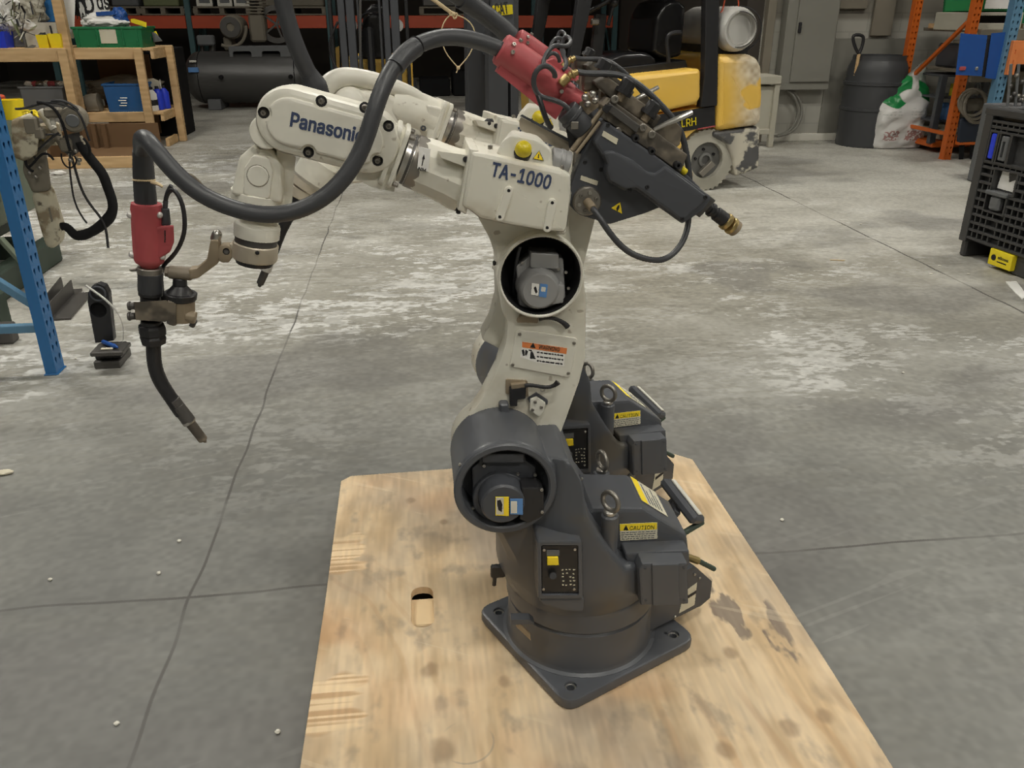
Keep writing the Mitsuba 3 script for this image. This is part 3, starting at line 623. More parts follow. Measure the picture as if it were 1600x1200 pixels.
for a_ in (-1, 1):
    for b_1 in (-1, 1): put('bolt', cyl(pb + axn * .012 + wt * .04 * a_ + np.array([0, .042 * b_1, 0]), pb + axn * .022 + wt * .04 * a_ + np.array([0, .042 * b_1, 0]), .004, n=10), 'm_dullsteel', R)
# wire feeder on the elbow (shared by both arms)
plate_px = [(944, 188), (925, 212), (908, 238), (887, 296), (889, 320), (903, 334), (951, 349), (1009, 331), (1031, 322), (1100, 300), (1000, 200)]
put('feeder_mount', tr(plate_px, -.02, -.03, .0, .004, .008), 'm_dkgrey', R)
cover_px = [(927, 222), (946, 189), (1020, 240), (1113, 309), (1098, 330), (1066, 350), (992, 297), (976, 299), (951, 285), (946, 268), (948, 255), (937, 238)]
put('feeder_cover', tr(cover_px, -.055, -.058, -.028, .005, .006), 'm_dkgrey', R)
put('feeder_bulge', tr([(940, 236), (959, 236), (990, 250), (1011, 268), (1024, 271), (1040, 259), (1108, 309), (1066, 346), (994, 294), (976, 296), (953, 283), (948, 268), (949, 256)], -.064, -.066, -.055, .006, .005), 'm_dkgrey', R)
for q in ((950, 195), (914, 253), (939, 265), (1011, 292), (1102, 308), (1066, 342), (984, 297)):
    put('socket_bolt', bolt(A(*q, -.066 if q[0] > 1000 else (-.058 if q[0] > 945 else -.03)), FRONT, .0036, .002), 'm_ink', R)
put('name_label', plate([A(x, y, -.0585) for x, y in ((943, 204), (966, 217), (963, 226), (940, 212))], FRONT), 'm_paper', R, smooth=False)
put('name_label', plate([A(x, y, -.0305) for x, y in ((908, 274), (935, 283), (932.5, 290), (906.5, 281))], FRONT), 'm_paper', R, smooth=False)
for sc_, m_, l_ in ((1, 'm_labelyellow', 0),):
    sticker([(955, 325), (969, 316), (972, 334)], -.0305, m_, 'shock_label', R, .0008)
sticker([(965.5, 321), (968, 320), (966, 325), (967.5, 325), (964, 331), (964.5, 326.5), (963, 326)], -.0316, 'm_ink', 'pictogram', R, .0004)
c = A(916, 313, -.03); kf = put('cable_gland', lathe([(0, 0), (.0245, 0), (.0245, .008), (.022, .011), (0, .011)], c, FRONT, 40), 'm_dullsteel', R)
for i in range(6):
    t_ = i * 1.047 + .3; put('bolt', bolt(c + [.0155 * math.cos(t_), -.011, .0155 * math.sin(t_)], FRONT, .0034, .004), 'm_steel' if i % 2 else 'm_dullsteel', kf)
put('gland_nut', cyl(A(917, 314, -.042), A(926, 326, -.062), .0075, n=16), 'm_tan', kf)
put('feeder_cable', tube([A(926, 326, -.060), A(940, 345, -.075), A(975, 388, -.082), A(1012, 405, -.08), (A(1042, 403, -.06)), A(1065, 380, -.035), A(1075, 350, -.01), A(1076, 320, .0)], .0052, 12, 60), 'm_cable', R)
put('terminal_block', tr([(1078, 322), (1104, 302), (1118, 313), (1092, 340)], -.04, -.045, .02, .003, .002), 'm_darksteel', R)
kh = put('hose_coupling', cat(rod((1104, 322), (1124, 338), -.012, .0095), rod((1118, 333), (1134, 345), -.012, .0125), rod((1109, 326), (1114, 330), -.012, .0125)), 'm_black', R)
put('yellow_ring', cat(rod((1132, 344), (1138, 349), -.012, .0155), rod((1140.5, 351), (1146, 355), -.012, .0155)), 'm_brass', kh)
put('coupling_nut', rod((1145, 354), (1151, 359), -.012, .0145), 'm_tan', kh)
# drive roll mechanism along the top of the feeder
put('drive_plate', tr([(938, 163), (950, 152), (1071, 240), (1060, 268), (946, 188)], -.03, -.045, .005, .003, .002), 'm_grime', R)
put('drive_rail', tr([(946, 172), (952, 160), (1000, 196), (994, 208)], -.05, -.054, -.02, .002, .001), 'm_darksteel', R)
put('pressure_arm', tr([(925, 128), (946, 118), (1032, 182), (1020, 200), (960, 160)], .0, -.01, .03, .003, .003), 'm_grime', R)
put('slot', tr([(941, 172), (946, 163), (957, 166), (948, 178)], -.054, -.056, -.05, .001), 'm_ink', R)
for q in ((965, 205), (960, 155), (1004, 199), (1018, 210)): put('bolt', bolt(A(*q, -.046), FRONT, .0065, .004), 'm_dullsteel', R)
for q in ((991, 215), (1016, 235), (1057, 257)): put('socket_bolt', bolt(A(*q, -.046), FRONT, .0065, .012), 'm_black', R)
for (b0, b1, v) in (((966, 158), (982, 130), -.02), ((1005, 190), (1022, 165), -.02), ((935, 118), (946, 98), .04)):
    s0, s1 = A(*b0, v), A(*b1, v); d = (s1 - s0) / np.linalg.norm(s1 - s0); Ls = np.linalg.norm(s1 - s0)
    kk = put('tension_stem', cyl(s0, s1, .007, n=14), 'm_tan', R)
    put('tension_knob', cat(lathe([(0, Ls * .45), (.0115, Ls * .45), (.0125, Ls * .5), (.0125, Ls * 1.12), (.010, Ls * 1.2), (0, Ls * 1.2)], s0, d, 10), lathe([(0, Ls * .4), (.015, Ls * .4), (.015, Ls * .62), (0, Ls * .62)], s0, d, 10)), 'm_black', kk, smooth=15)
put('lever_plate', tr([(1018, 200), (1050, 185), (1064, 200), (1060, 225), (1046, 235), (1022, 215)], -.02, -.03, -.02, .002, .004), 'm_grime', R)
put('lever_handle', tube([A(x, y, v) for x, y, v in ((1022, 203, -.04), (1040, 194, -.042), (1060, 185, -.042), (1081, 175, -.04))], [.003, .0045, .005, .0045], 10, 20), 'm_steel', R)
put('lever_spring', cat([torus(A(1019 + i * 1.2, 203 + i * 3, -.036), (.5, 0, .8), .004, .0012, 12, 5) for i in range(5)]), 'm_dullsteel', R)
put('brass_stud', rod((1062, 262), (1072, 270), -.03, .006), 'm_gold', R)
put('wire_guide', cat(rod((893, 236), (944, 168), -.03, .0045), rod((900, 240), (938, 190), -.045, .003)), 'm_tan', R)
put('drive_motor', cat(rod((885, 172), (914, 203), -.02, .020), rod((892, 180), (897, 185), -.02, .022)), 'm_rubber', R)
put('motor_clamp', box(A(898, 196, -.045), (.012, .004, .012), .001), 'm_dullsteel', R)
put('control_block', hull([A(x, y, v) for x, y in ((884, 200), (908, 196), (924, 212), (905, 240), (890, 232)) for v in (-.02, .03)]), 'm_black', R)
put('adapter_block', hull([A(x, y, v) for x, y in ((905, 160), (925, 150), (938, 165), (912, 185)) for v in (-.02, .02)]), 'm_tan', R)
put('adapter_screws', cat([ball(A(x, y, -.03), .006) for x, y in ((914, 152), (926, 147), (930, 157), (918, 162))]), 'm_steel', R)
put('back_block', cat(box(A(921, 128, .03), (.03, .03, .03), .004), box(A(955, 150, .03), (.04, .03, .03), .004)), 'm_grime', R)
# red cable connector housing, with its little cables and gas fitting
ra, rb = A(781, 75, .01), A(889, 149, .01); rd = (rb - ra) / np.linalg.norm(rb - ra); rl = np.linalg.norm(rb - ra)
def RX(s, x, y): return ra + rd * rl * s + np.cross(rd, [0, 1, 0]) * -x + np.array([0, y, 0])
kr = put('red_housing', cat(lathe([(0, 0), (.0225, 0), (.0255, .003), (.0265, .02), (.0265, rl * .80), (.024, rl * .86), (.019, rl * .9), (.019, rl), (0, rl)], ra, rd, 40),
         lathe([(0, rl * .92), (.017, rl * .92), (.017, rl * 1.16), (0, rl * 1.16)], ra, rd, 24)), 'm_red', R)
up_ = np.cross(np.array([0, 1, 0]), rd); up_ *= np.sign(up_[2])
put('housing_base', hull([ra + rd * rl * s - up_ * h + np.array([0, v, 0]) for s, h in ((.1, .018), (.1, .034), (1.0, .044), (1.0, .018)) for v in (-.014, .02)]), 'm_red', kr)
put('housing_bump', hull([ra + rd * rl * s + up_ * h + np.array([0, v, 0]) for s, h in ((.52, .02), (.6, .033), (.88, .030), (.92, .016)) for v in (-.010, .016)]), 'm_red', kr)
for s_, h_, v_ in ((.16, .026, -.008), (.10, .015, -.022), (.13, .005, -.027), (.86, -.002, -.026)): put('screw', bolt(ra + rd * rl * s_ + up_ * h_ + np.array([0, v_, 0]), up_ * h_ + np.array([0, v_, 0]), .0035, .004), 'm_steel', kr)
put('gas_fitting', cat(rod((876, 132), (888, 119), -.02, .0075), rod((888, 119), (903, 112), -.02, .0055), rod((893, 117), (897, 115), -.02, .008)), 'm_brass', R)
put('gas_hose', tube([A(x, y, -.01) for x, y in ((902, 112), (930, 115), (965, 117), (1000, 134), (1040, 172), (1063, 205), (1074, 250), (1077, 275), (1078, 320))], .0052, 10, 60), 'm_cable', R)
put('signal_cable', tube([A(x, y, v) for x, y, v in ((867, 120, -.028), (862, 108, -.034), (850, 103, -.036), (838, 112, -.036), (834, 130, -.034), (842, 148, -.032), (860, 155, -.03), (880, 163, -.03), (893, 180, -.03))], .0042, 10, 50), 'm_cable', R)
put('power_cable', tube([A(x, y, v) for x, y, v in ((850, 102, -.02), (852, 88, -.01), (866, 72, .0), (884, 72, .02), (891, 62, .04), (884, 58, .05), (878, 70, .05), (884, 95, .02), (879, 110, .0))], .0036, 10, 50), 'm_cable', R)
put('drop_cable', tube([A(x, y, v) for x, y, v in ((840, 146, -.03), (846, 165, -.036), (853, 185, -.036), (861, 200, -.03))], .0045, 10, 24), 'm_black', R)
shared = [k for k in scene if k.startswith(ROBOT + '__') and '__neck_label' not in k]

# wrist of the front arm
kc = put('wrist_cover', None, None) if False else None
ax0, ax1 = A(450, 190, -.06), A(574, 223, -.06)
def stad(p, q, r, n=22):
    p, q = p[[0, 2]], q[[0, 2]]; d = q - p; t0 = math.atan2(d[1], d[0])
    return [tuple(p + r * np.array([math.cos(t0 + s), math.sin(t0 + s)])) for s in np.linspace(math.pi / 2, 1.5 * math.pi, n)] + [tuple(q + r * np.array([math.cos(t0 + s), math.sin(t0 + s)])) for s in np.linspace(-math.pi / 2, math.pi / 2, n)]
cov = upright(stad(ax0, ax1, .0505), -.056, -.006, .010)
pk = []
PKT = ((412, 176), (502, 158), (607, 197), (590, 251), (482, 238), (570, 168))
for q in PKT: pk.append(cyl(A(*q, -.08), A(*q, -.046), .0088, n=20, bev=0))
cov = cut(cov, *pk)
kc = put('wrist_cover', cov, 'm_cream', R, smooth=40)
face = cut(upright(stad(ax0 + (ax1 - ax0) * .02, ax0 + (ax1 - ax0) * .90, .0365), -.0615, -.05, .005), *[cyl(A(*q, -.09), A(*q, -.046), .0125, n=20, bev=0) for q in PKT])
put('cover_face', face, 'm_creamclean', kc, smooth=40)
for q in PKT: put('pocket_bolt', bolt(A(*q, -.046), FRONT, .0046, .006), 'm_dullsteel', kc); put('pocket', ring(A(*q, -.0462), A(*q, -.0475), .0085, .0050, 20, .0003), 'm_ink', kc)
put('lettering', text('Panasonic', A(451, 196, -.0618), A(566, 223.5, -.0618), .0205, FRONT, .0006, True, .0004), 'm_navy', kc, smooth=False)
put('wrist_back', upright(stad(ax0, ax1, .047), -.004, .054, .008), 'm_cream', R, smooth=40)
put('wrist_under', hull(np.vstack([[A(x, y, v) for x, y in ((560, 262), (622, 250), (616, 300), (580, 292), (556, 280))] for v in (-.035, .045)])), 'm_cream', R)
put('wrist_boss', cyl(A(405, 215, -.045) + [.012, 0, .008], A(405, 215, .04) + [.012, .0, .008], .026, n=32), 'm_creamclean', R)
# hand
ha, hb = A(413, 232, 0), A(398, 402, 0); hd = (hb - ha) / np.linalg.norm(hb - ha); hl = np.linalg.norm(hb - ha)
def HX(s): return ha + hd * hl * s
hx = basis(hd, (1, 0, 0))[0]
hand = hull([HX(s) + hx * a_ + np.array([0, b_2, 0]) for s, ws, d_1 in ((-.02, .016, .03), (.08, .032, .036), (.36, .039, .040), (.40, .039, .040)) for a_ in (-ws, ws) for b_2 in (-d_1, d_1)] + [HX(.15) + hx * .041, HX(.5) + hx * .041, HX(.15) + hx * .038 + [0, .03, 0]])
put('hand', soften(man(hand), .006, 6), 'm_cream', R, smooth=50)
put('hand_back', hull([A(x, y, v) for x, y in ((432, 228), (462, 245), (456, 320), (446, 328), (436, 300)) for v in (-.02, .035)]), 'm_cream', R)
kcap = put('hand_face', upright(rounded([tuple((HX(s) + hx * a_)[[0, 2]]) for s, a_ in ((.03, -.010), (.03, .014), (.14, .022), (.385, .021), (.385, -.021), (.14, -.021))], .006), -.044, -.03, .002), 'm_creamclean', R)
cc = HX(.20); put('cap', lathe([(0, 0), (.0165, 0), (.0165, .0012), (.0155, .002), (0, .002)], (cc[0], -.0438, cc[2]), FRONT, 32), 'm_creamclean', kcap)
put('cap_groove', ring((cc[0], -.0437, cc[2]), (cc[0], -.0447, cc[2]), .0175, .0166, 32, .0002), 'm_dust', kcap)
put('hand_flange', lathe([(0, hl * .38), (.043, hl * .38), (.047, hl * .39), (.047, hl * .465), (.0455, hl * .47), (.0475, hl * .478), (.0475, hl * .56), (.046, hl * .572), (0, hl * .572)], ha, hd, 40), 'm_creamclean', R)
for s_ in (-1, 1):
    put('flange_bolt', cyl(HX(.565) + hx * .022 * s_ + np.array([0, -.034, 0]), HX(.60) + hx * .022 * s_ + np.array([0, -.034, 0]), .0036, n=12), 'm_steel', R)
put('tool_neck', lathe([(0, hl * .56), (.022, hl * .56), (.024, hl * .63), (.036, hl * .675), (.038, hl * .70), (.0375, hl * .80), (0, hl * .80)], ha, hd, 40), 'm_creamclean', R)
put('dark_ring', lathe([(0, hl * .79), (.035, hl * .79), (.035, hl * .87), (0, hl * .87)], ha, hd, 40), 'm_darksteel', R)
put('tool_flange', lathe([(0, hl * .86), (.0365, hl * .86), (.0378, hl * .87), (.0378, hl * 1.0), (.036, hl * 1.015), (0, hl * 1.015)], ha, hd, 40), 'm_plated', R)
put('flange_face', lathe([(0, hl * 1.01), (.033, hl * 1.01), (.030, hl * 1.06), (0, hl * 1.06)], ha, hd, 40), 'm_black', R)
put('index_hole', cyl(A(402, 395, -.0385), A(402, 395, -.033), .0035, n=14), 'm_ink', R)
front_only = [k for k in scene if k.startswith(ROBOT + '__') and k not in shared]

# welding torch clamped to the hand
TOR = thing('welding_torch', 'red handled welding torch hanging at far left from the thick looping cable', 'welding torch'); Q = TOR
put('clamp_ring', cut(tr([(346, 380), (362, 381), (366, 395), (360, 408), (346, 408), (340, 396)], .0, -.012, .012, .003, .006), cyl(A(353.5, 393, -.1), A(353.5, 393, .1), .0058, n=18, bev=0)), 'm_tan', Q)
put('clamp_pin', rod((353.5, 393), (354, 393.3), .0, .0055), 'm_darksteel', Q) if False else put('clamp_pin', cyl(A(353.5, 393, -.008), A(353.5, 393, .01), .0057, n=16), 'm_darksteel', Q)
put('clamp_tab', tr([(360, 378), (385, 385), (383, 402), (362, 400)], .0, -.010, .012, .002, .002), 'm_plated', Q)
put('swing_arm', cat(tr([(331, 372), (344, 372), (345, 398), (342, 410), (312, 432), (298, 435), (296, 418), (310, 416), (325, 403)], .0, -.012, .012, .004, .005),), 'm_tan', Q)
put('clamp_bolt', cat(rod((336, 376), (339, 366), .0, .0085), ball(A(339, 367, 0), .0085)), 'm_steel', Q)
put('pivot_barrel', cat(rod((264, 425), (300, 428), .0, .0115), rod((258, 424), (266, 425), .0, .009, n=6)), 'm_grime', Q)
def rodz(px, y0, y1, r, r2=None, v=0, **k): return cyl(A(px, y0, v), A(px + (y1 - y0) * .02, y1, v), r, r2, **k)
put('cushion_cone', cat(rodz(281, 434, 446, .011, .012), rodz(281, 445, 458, .012, .022), rodz(282, 457, 468, .0275, .0262)), 'm_black', Q)
put('cushion_body', cat(rodz(283, 467, 500, .0225, .0225), rod((290, 493), (306, 497), -.01, .011)), 'm_tan', Q)
put('cushion_rib', tr([(262, 468), (277, 468), (277, 508), (264, 506)], -.018, -.026, .02, .003, .003), 'm_grime', Q)
put('mount_nut', cat(rod((262, 500), (274, 505), -.02, .006), rod((298, 503), (306, 507), .0, .008)), 'm_darksteel', Q)
put('torch_clamp', hull([A(x, y, v) for x, y in ((209, 472), (260, 469), (264, 474), (264, 500), (258, 503), (212, 500)) for v in (-.026, .026)]), 'm_grime', Q)
for y in (478, 494): put('clamp_screw', cat(rod((212, y), (200, y), -.01, .0062), rod((205, y), (200, y), -.01, .0078)), 'm_darksteel', Q)
put('collar', cat(rodz(235, 455, 462, .0195), rodz(235, 462, 472, .0165)), 'm_black', Q); put('collar', rodz(236, 500, 508, .017), 'm_black', Q)
put('insulator', lathe([(0, 0), (.0195, 0), (.0205, .003), (.0205, .034), (.018, .037), (0, .037)], A(235, 456, 0), A(235, 430, 0) - A(235, 456, 0), 36), 'm_rubber', Q)
put('silver_ring', cat(rodz(234, 417, 428, .0205, n=36), rod((214, 421), (203, 422), -.0, .003)), 'm_dullsteel', Q)
kg = put('handle', cat(lathe([(0, 0), (.0125, 0), (.0165, .005), (.0230, .010), (.025, .018), (.025, .102), (.0235, .109), (0, .111)], A(234, 418, 0), A(229, 322, 0) - A(234, 418, 0), 40),
    soften(man(hull([A(x, y, v) for x, y in ((240, 354), (271, 352), (272, 378), (266, 393), (250, 404), (240, 404)) for v in (-.016, .016)])), .005, 6)), 'm_red', Q, smooth=50)
for q in ((203.5, 336), (249, 336), (206.5, 398), (254, 401)): put('screw', cat(ball(A(*q, -.010), .0056)), 'm_alum', kg)
put('handle_slot', plate([A(x, y, -.0165) for x, y in ((257, 360), (258.5, 360), (258.5, 379), (257, 379))], FRONT, .0005), 'm_ink', kg, smooth=False)
put('plug', cat(rod((259, 351), (258, 325), .0, .0082, .0066), rod((258, 326), (259, 312), .0, .004)), 'm_rubber', Q)
put('lead', tube([A(x, y, v) for x, y, v in ((259, 318, 0), (262, 303, -.002), (270, 297, -.006), (279, 306, -.01), (287, 330, -.012), (288, 360, -.012), (280, 385, -.008), (268, 402, -.002), (256, 415, .012), (252, 430, .02), (254, 460, .022), (255, 470, .02))], .0036, 10, 60), 'm_black', Q)
put('lead', tube([A(x, y, v) for x, y, v in ((259, 314, .002), (262, 300, .002), (268, 290, .0))], .0034, 8, 14), 'm_rubber', Q)
put('swan_neck_nut', cat(lathe([(0, 0), (.0185, 0), (.0215, .002), (.0230, .006), (.0230, .018), (.0205, .021), (.0225, .025), (.0205, .036), (0, .036)], A(237, 506, 0), A(240, 536, 0) - A(237, 506, 0), 8)), 'm_black', Q, smooth=15)
put('swan_neck', tube([A(x, y, 0) for x, y in ((239, 530), (240, 550), (243, 575), (252, 598), (266, 620), (281, 642), (284, 646))], [.0125, .0125, .0125, .0125, .012, .012, .012], 16, 40), 'm_black', Q)
put('nozzle', cat(rod((277, 634), (296, 659), .0, .0122, .0126, n=24), rod((270, 624), (278, 635), .0, .0118, n=24)), 'm_darksteel', Q)
put('gas_nozzle', ring(A(293, 656, 0), A(297, 661, 0), .0128, .005, 24), 'm_steel', Q)
put('contact_tip', cat(rod((295, 658), (318, 688), .0, .0095, .0088, n=20), rod((316, 685), (322, 691), .0, .005, .003, n=14)), 'm_grime', Q)
# torch cable: up from the handle, over, down in a loop and up to the feeder
CAB = [A(229, 323, .0), A(226, 295, .003), A(224, 265, .0), A(222, 238, -.008), A(221, 222, -.05), A(229, 218, -.105), A(252, 245, -.13), A(300, 293, -.14), A(360, 324, -.145), A(432, 335, -.145), A(500, 312, -.14), A(545, 268, -.132), A(570, 220, -.122), A(588, 165, -.11), A(612, 110, -.08), A(650, 72, -.04), A(705, 58, -.01), A(752, 66, .0), A(788, 80, .008)]
kcab = put('cable', tube(CAB, .0128, 20, 160), 'm_cable', Q, smooth=60)
put('cable_sleeve', tube([A(230, 334, .0), A(226, 295, .003), A(224, 262, .0), A(222.5, 236, -.006)], [.0178, .0172, .0165, .0150], 20, 24), 'm_rubber', kcab)
put('splice_sleeve', tube([A(617, 105, -.076), A(631, 88, -.06), A(650, 73, -.041)], .0148, 20, 16), 'm_cable', kcab)
put('tape_ring', torus(A(650, 72, -.04), A(660, 68, -.03) - A(645, 76, -.047), .0133, .0018, 28, 8), 'm_matte', kcab)
put('zip_tie', cat(torus(A(225, 281, .0), (.05, .1, 1), .0165, .0016, 28, 6), tube([A(236, 285, -.014), A(248, 288, -.02), A(254, 292, -.022)], [.002, .003, .002], 6, 10)), 'm_straw', kcab)
put('tie_tail', tube([A(284, 272, -.13), A(297, 274, -.12), (A(310, 284, -.115)), A(324, 298, -.11)], [.0015, .003, .003, .001], 8, 16), 'm_grime', kcab)

# ---------------------------------------------------------------- second arm, behind the first
TH2 = math.radians(10.4); O2 = O1 + np.array([.075, .468, 0])
u2, n2 = np.array([math.cos(TH2), math.sin(TH2), 0]), np.array([-math.sin(TH2), math.cos(TH2), 0])
TW2 = T4().translate(O2.tolist()).rotate([0, 0, 1], math.degrees(TH2))
ROBOT2 = thing('robot_arm', 'rear cream and charcoal welding robot arm, half hidden by the front arm', 'robot arm')
for kx in shared:
    nk = ROBOT2 + kx[len(ROBOT):]; used.add(nk); scene[nk] = {**scene[kx], 'to_world': TW2}
for kx, d in list(labels.items()):
    if kx.startswith(ROBOT + '__'): labels[ROBOT2 + kx[len(ROBOT):]] = dict(d)
def S(x, y, v):                                       # pixel -> the second arm's own axes
    q = onplane(x, y, O2 + n2 * v, n2) - O2; return np.array([q @ u2, q @ n2, q[2]])
TW = TW2; R = ROBOT2
def tr2(px, vref, v0, v1, bev=.003, r=0.0): return upright([S(x, y, vref)[[0, 2]] for x, y in px], v0, v1, bev, r)
def rod2(a, b, v, r, r2=None, **k): return cyl(S(*a, v), S(*b, v), r, r2, **k)
kw = put('wrist_casting', tr2([(505, 178), (520, 152), (560, 140), (600, 143), (645, 163), (664, 182), (667, 205), (655, 214), (600, 205), (520, 190)], -.03, -.04, .05, .012, .01), 'm_creamclean', R, smooth=40)
put('casting_rim', tube([S(x, y, -.02) for x, y in ((506, 160), (508, 143), (520, 128), (545, 121), (580, 126), (620, 138), (652, 152), (668, 168))], [.018, .020, .020, .018, .018, .016, .014, .012], 20, 50), 'm_creamclean', R)
put('casting_back', tr2([(530, 130), (600, 130), (650, 150), (670, 170), (660, 200), (540, 180)], .0, .0, .05, .01, .01), 'm_creamclean', R)
put('casting_dome', lathe([(.036, 0), (.033, .012), (.024, .02), (0, .023)], S(548, 165, -.036), (0, -1, .1), 36), 'm_creamclean', R)
put('pocket_bolt', cat(bolt(S(661, 200, -.041), FRONT, .006, .005), bolt(S(590, 190, -.041), FRONT, .006, .005)), 'm_dkgrey', R)
put('neck_block', tr2([(660, 160), (686, 166), (684, 212), (660, 214)], .0, -.045, .045, .004, .004), 'm_creamclean', R)
put('side_plug', cat(rod2((760, 193), (770, 193), -.045, .010), ball(S(763, 192, -.05), .009)), 'm_ink', R)
put('hand', cat(cyl(S(508, 250, 0), S(484, 288, 0), .045, .042, n=36, bev=.008)), 'm_cream', R)
put('tool_flange', cat(cyl(S(484, 284, 0), S(476, 296, 0), .034, n=32), cyl(S(476, 296, 0), S(470, 310, 0), .030, n=32)), 'm_plated', R)
put('flange_face', cyl(S(470, 309, 0), S(466, 324, 0), .026, .02, n=28), 'm_black', R)
put('hand_link', soften(man(hull([S(x, y, v) for x, y in ((478, 262), (500, 244), (560, 236), (610, 256), (570, 284), (500, 292), (480, 286)) for v in (-.028, .04)])), .012, 8), 'm_cream', R, smooth=60)
TOR2 = thing('welding_torch', 'dark welding torch of the rear arm, its nozzle showing below the front wrist', 'welding torch'); Q = TOR2
put('swan_neck', tube([S(x, y, .0) for x, y in ((466, 318), (452, 338), (440, 360), (430, 385), (421, 405))], .0115, 16, 30), 'm_black', Q)
put('nozzle', cat(rod2((423, 402), (415, 424), .0, .0108, .0115), rod2((425, 398), (422, 405), 0, .012)), 'm_alum', Q)
put('contact_tip', cat(rod2((415, 423), (406, 444), .0, .0085, .0078), rod2((407, 442), (405, 448), .0, .004)), 'm_darksteel', Q)
put('wire', tube([S(x, y, -.01) for x, y in ((480, 322), (479, 306), (480, 316))], .001, 6, 8), 'm_ink', Q) if False else None
kk = put('cable', tube([S(x, y, v) for x, y, v in ((800, 58, .02), (775, 36, .02), (745, 14, .015), (712, -8, .0), (650, -50, -.02), (560, -80, -.03), (480, -60, -.04), (443, -20, -.045), (446, 20, -.045), (462, 70, -.045), (480, 110, -.04), (497, 145, -.03), (506, 190, -.0), (500, 250, .02), (480, 300, .02))], .0165, 18, 120), 'm_cable', Q, smooth=60)
put('cable_sleeve', tube([S(x, y, v) for x, y, v in ((720, -2, .003), (745, 14, .015), (775, 36, .02), (798, 57, .02))], .0195, 18, 24), 'm_rubber', kk)
put('boot', tube([S(x, y, v) for x, y, v in ((482, 114, -.04), (490, 130, -.035), (498, 148, -.03), (505, 180, -.01))], [.017, .024, .022, .020], 18, 24), 'm_rubber', kk)
TW = None
TWN = thing('twine_loop', 'straw coloured twine tied round the rear arm cable and hanging in a loop', 'twine')
def S0(x, y, v): q = S(x, y, v); return O2 + u2 * q[0] + n2 * q[1] + [0, 0, q[2]]
put('loop', tube([S0(x, y, -.035) for x, y in ((707, 22), (697, 30), (690, 47), (691, 66), (697, 82), (708, 97), (716, 106))], .0013, 6, 30), 'm_straw', TWN)
put('loop', tube([S0(x, y, -.035) for x, y in ((707, 22), (728, 30), (739, 42), (742, 60), (735, 82), (726, 95), (716, 106))], .0013, 6, 30), 'm_straw', TWN)
put('knot', cat(ball(S0(708, 22, -.035), .005), tube([S0(x, y, -.037) for x, y in ((702, 18), (708, 23), (714, 21), (712, 28), (708, 26))], .0018, 6, 16), ball(S0(716, 106, -.035), .004), tube([S0(716, 106, -.035), S0(713, 114, -.035)], .0012, 6, 4)), 'm_straw', TWN)
put('band', tube([S0(668, -6, -.03), S0(685, 5, -.036), S0(697, 14, -.036), S0(708, 22, -.035)], .004, 8, 12), 'm_straw', TWN)
# ---------------------------------------------------------------- left side
def holes_pair(h, pitch, z0=.06): return [z0 + pitch * i for i in range(int((h - z0 - .05) / pitch))]
def rack_post(x, y, h, sx, sy, m, parent, face, pitch=.055, hw=.0095, hh=.018, name='post'):
    """upright of a pallet rack: a hollow channel with two columns of tear shaped slots in the face '+x', '-x' or '-y'"""
    t = .003
    outer = m3.Manifold.cube((sx, sy, h)).translate((x - sx / 2, y - sy / 2, 0)) - m3.Manifold.cube((sx - 2 * t, sy - 2 * t, h + 1)).translate((x - sx / 2 + t, y - sy / 2 + t, -.5))
    cut_ = []
    for z in holes_pair(h, pitch):
        for s in (-.25, .25):
            zz = z + (.0 if s < 0 else 0)
            if face in ('+x', '-x'):
                cx, cy = (x + sx / 2 if face == '+x' else x - sx / 2), y + s * sy
                pts = [(cx + a, cy + b, zz + c) for a in (-.006, .006) for b, c in ((-hw, hh * .4), (hw, hh * .4), (0, -hh), (-hw * .8, 0), (hw * .8, 0), (0, hh * .8))]
            else:
                cx, cy = x + s * sx, y - sy / 2
                pts = [(cx + b, cy + a, zz + c) for a in (-.006, .006) for b, c in ((-hw, hh * .4), (hw, hh * .4), (0, -hh), (-hw * .8, 0), (hw * .8, 0), (0, hh * .8))]
            cut_.append(m3.Manifold.hull_points(np.array(pts)))
    k = put(name, unman(outer - m3.Manifold.batch_boolean(cut_, m3.OpType.Add)), m, parent, smooth=False)
    put('footplate', box((x, y, .003), (sx + .012, sy + .012, .006), .002), m, k if parent is None else parent)
    return k
RL = thing('pallet_rack', 'blue perforated pallet rack end frame at the left edge of the floor', 'pallet rack')
bx, by = -1.575, 3.47
rack_post(bx, by, 2.6, .045, .085, 'm_rackblue', RL, '+x')
z1, z2, z3 = B(60, 512, by)[2], B(62, 476, by)[2], B(0, 438, by)
put('horizontal_brace', box((bx - .47, by, z1), (.9, .034, .034), .003), 'm_racksteel', RL)
put('diagonal_brace', bar((bx - .02, by, z2), (bx - .9, by, z2 + (z3[2] - z2) / (bx - z3[0]) * .9), .032, .032), 'm_racksteel', RL)
put('diagonal_brace', bar((bx - .9, by, 1.1), (bx - .02, by, 1.5), .032, .032), 'm_racksteel', RL)
rack_post(bx - .92, by, 2.6, .045, .085, 'm_rackblue', RL, '-x')
put('beam_end', box2((bx - .12, by - .085, 1.12), (bx - .015, by - .045, 1.21), .003), 'm_rackorange', RL)
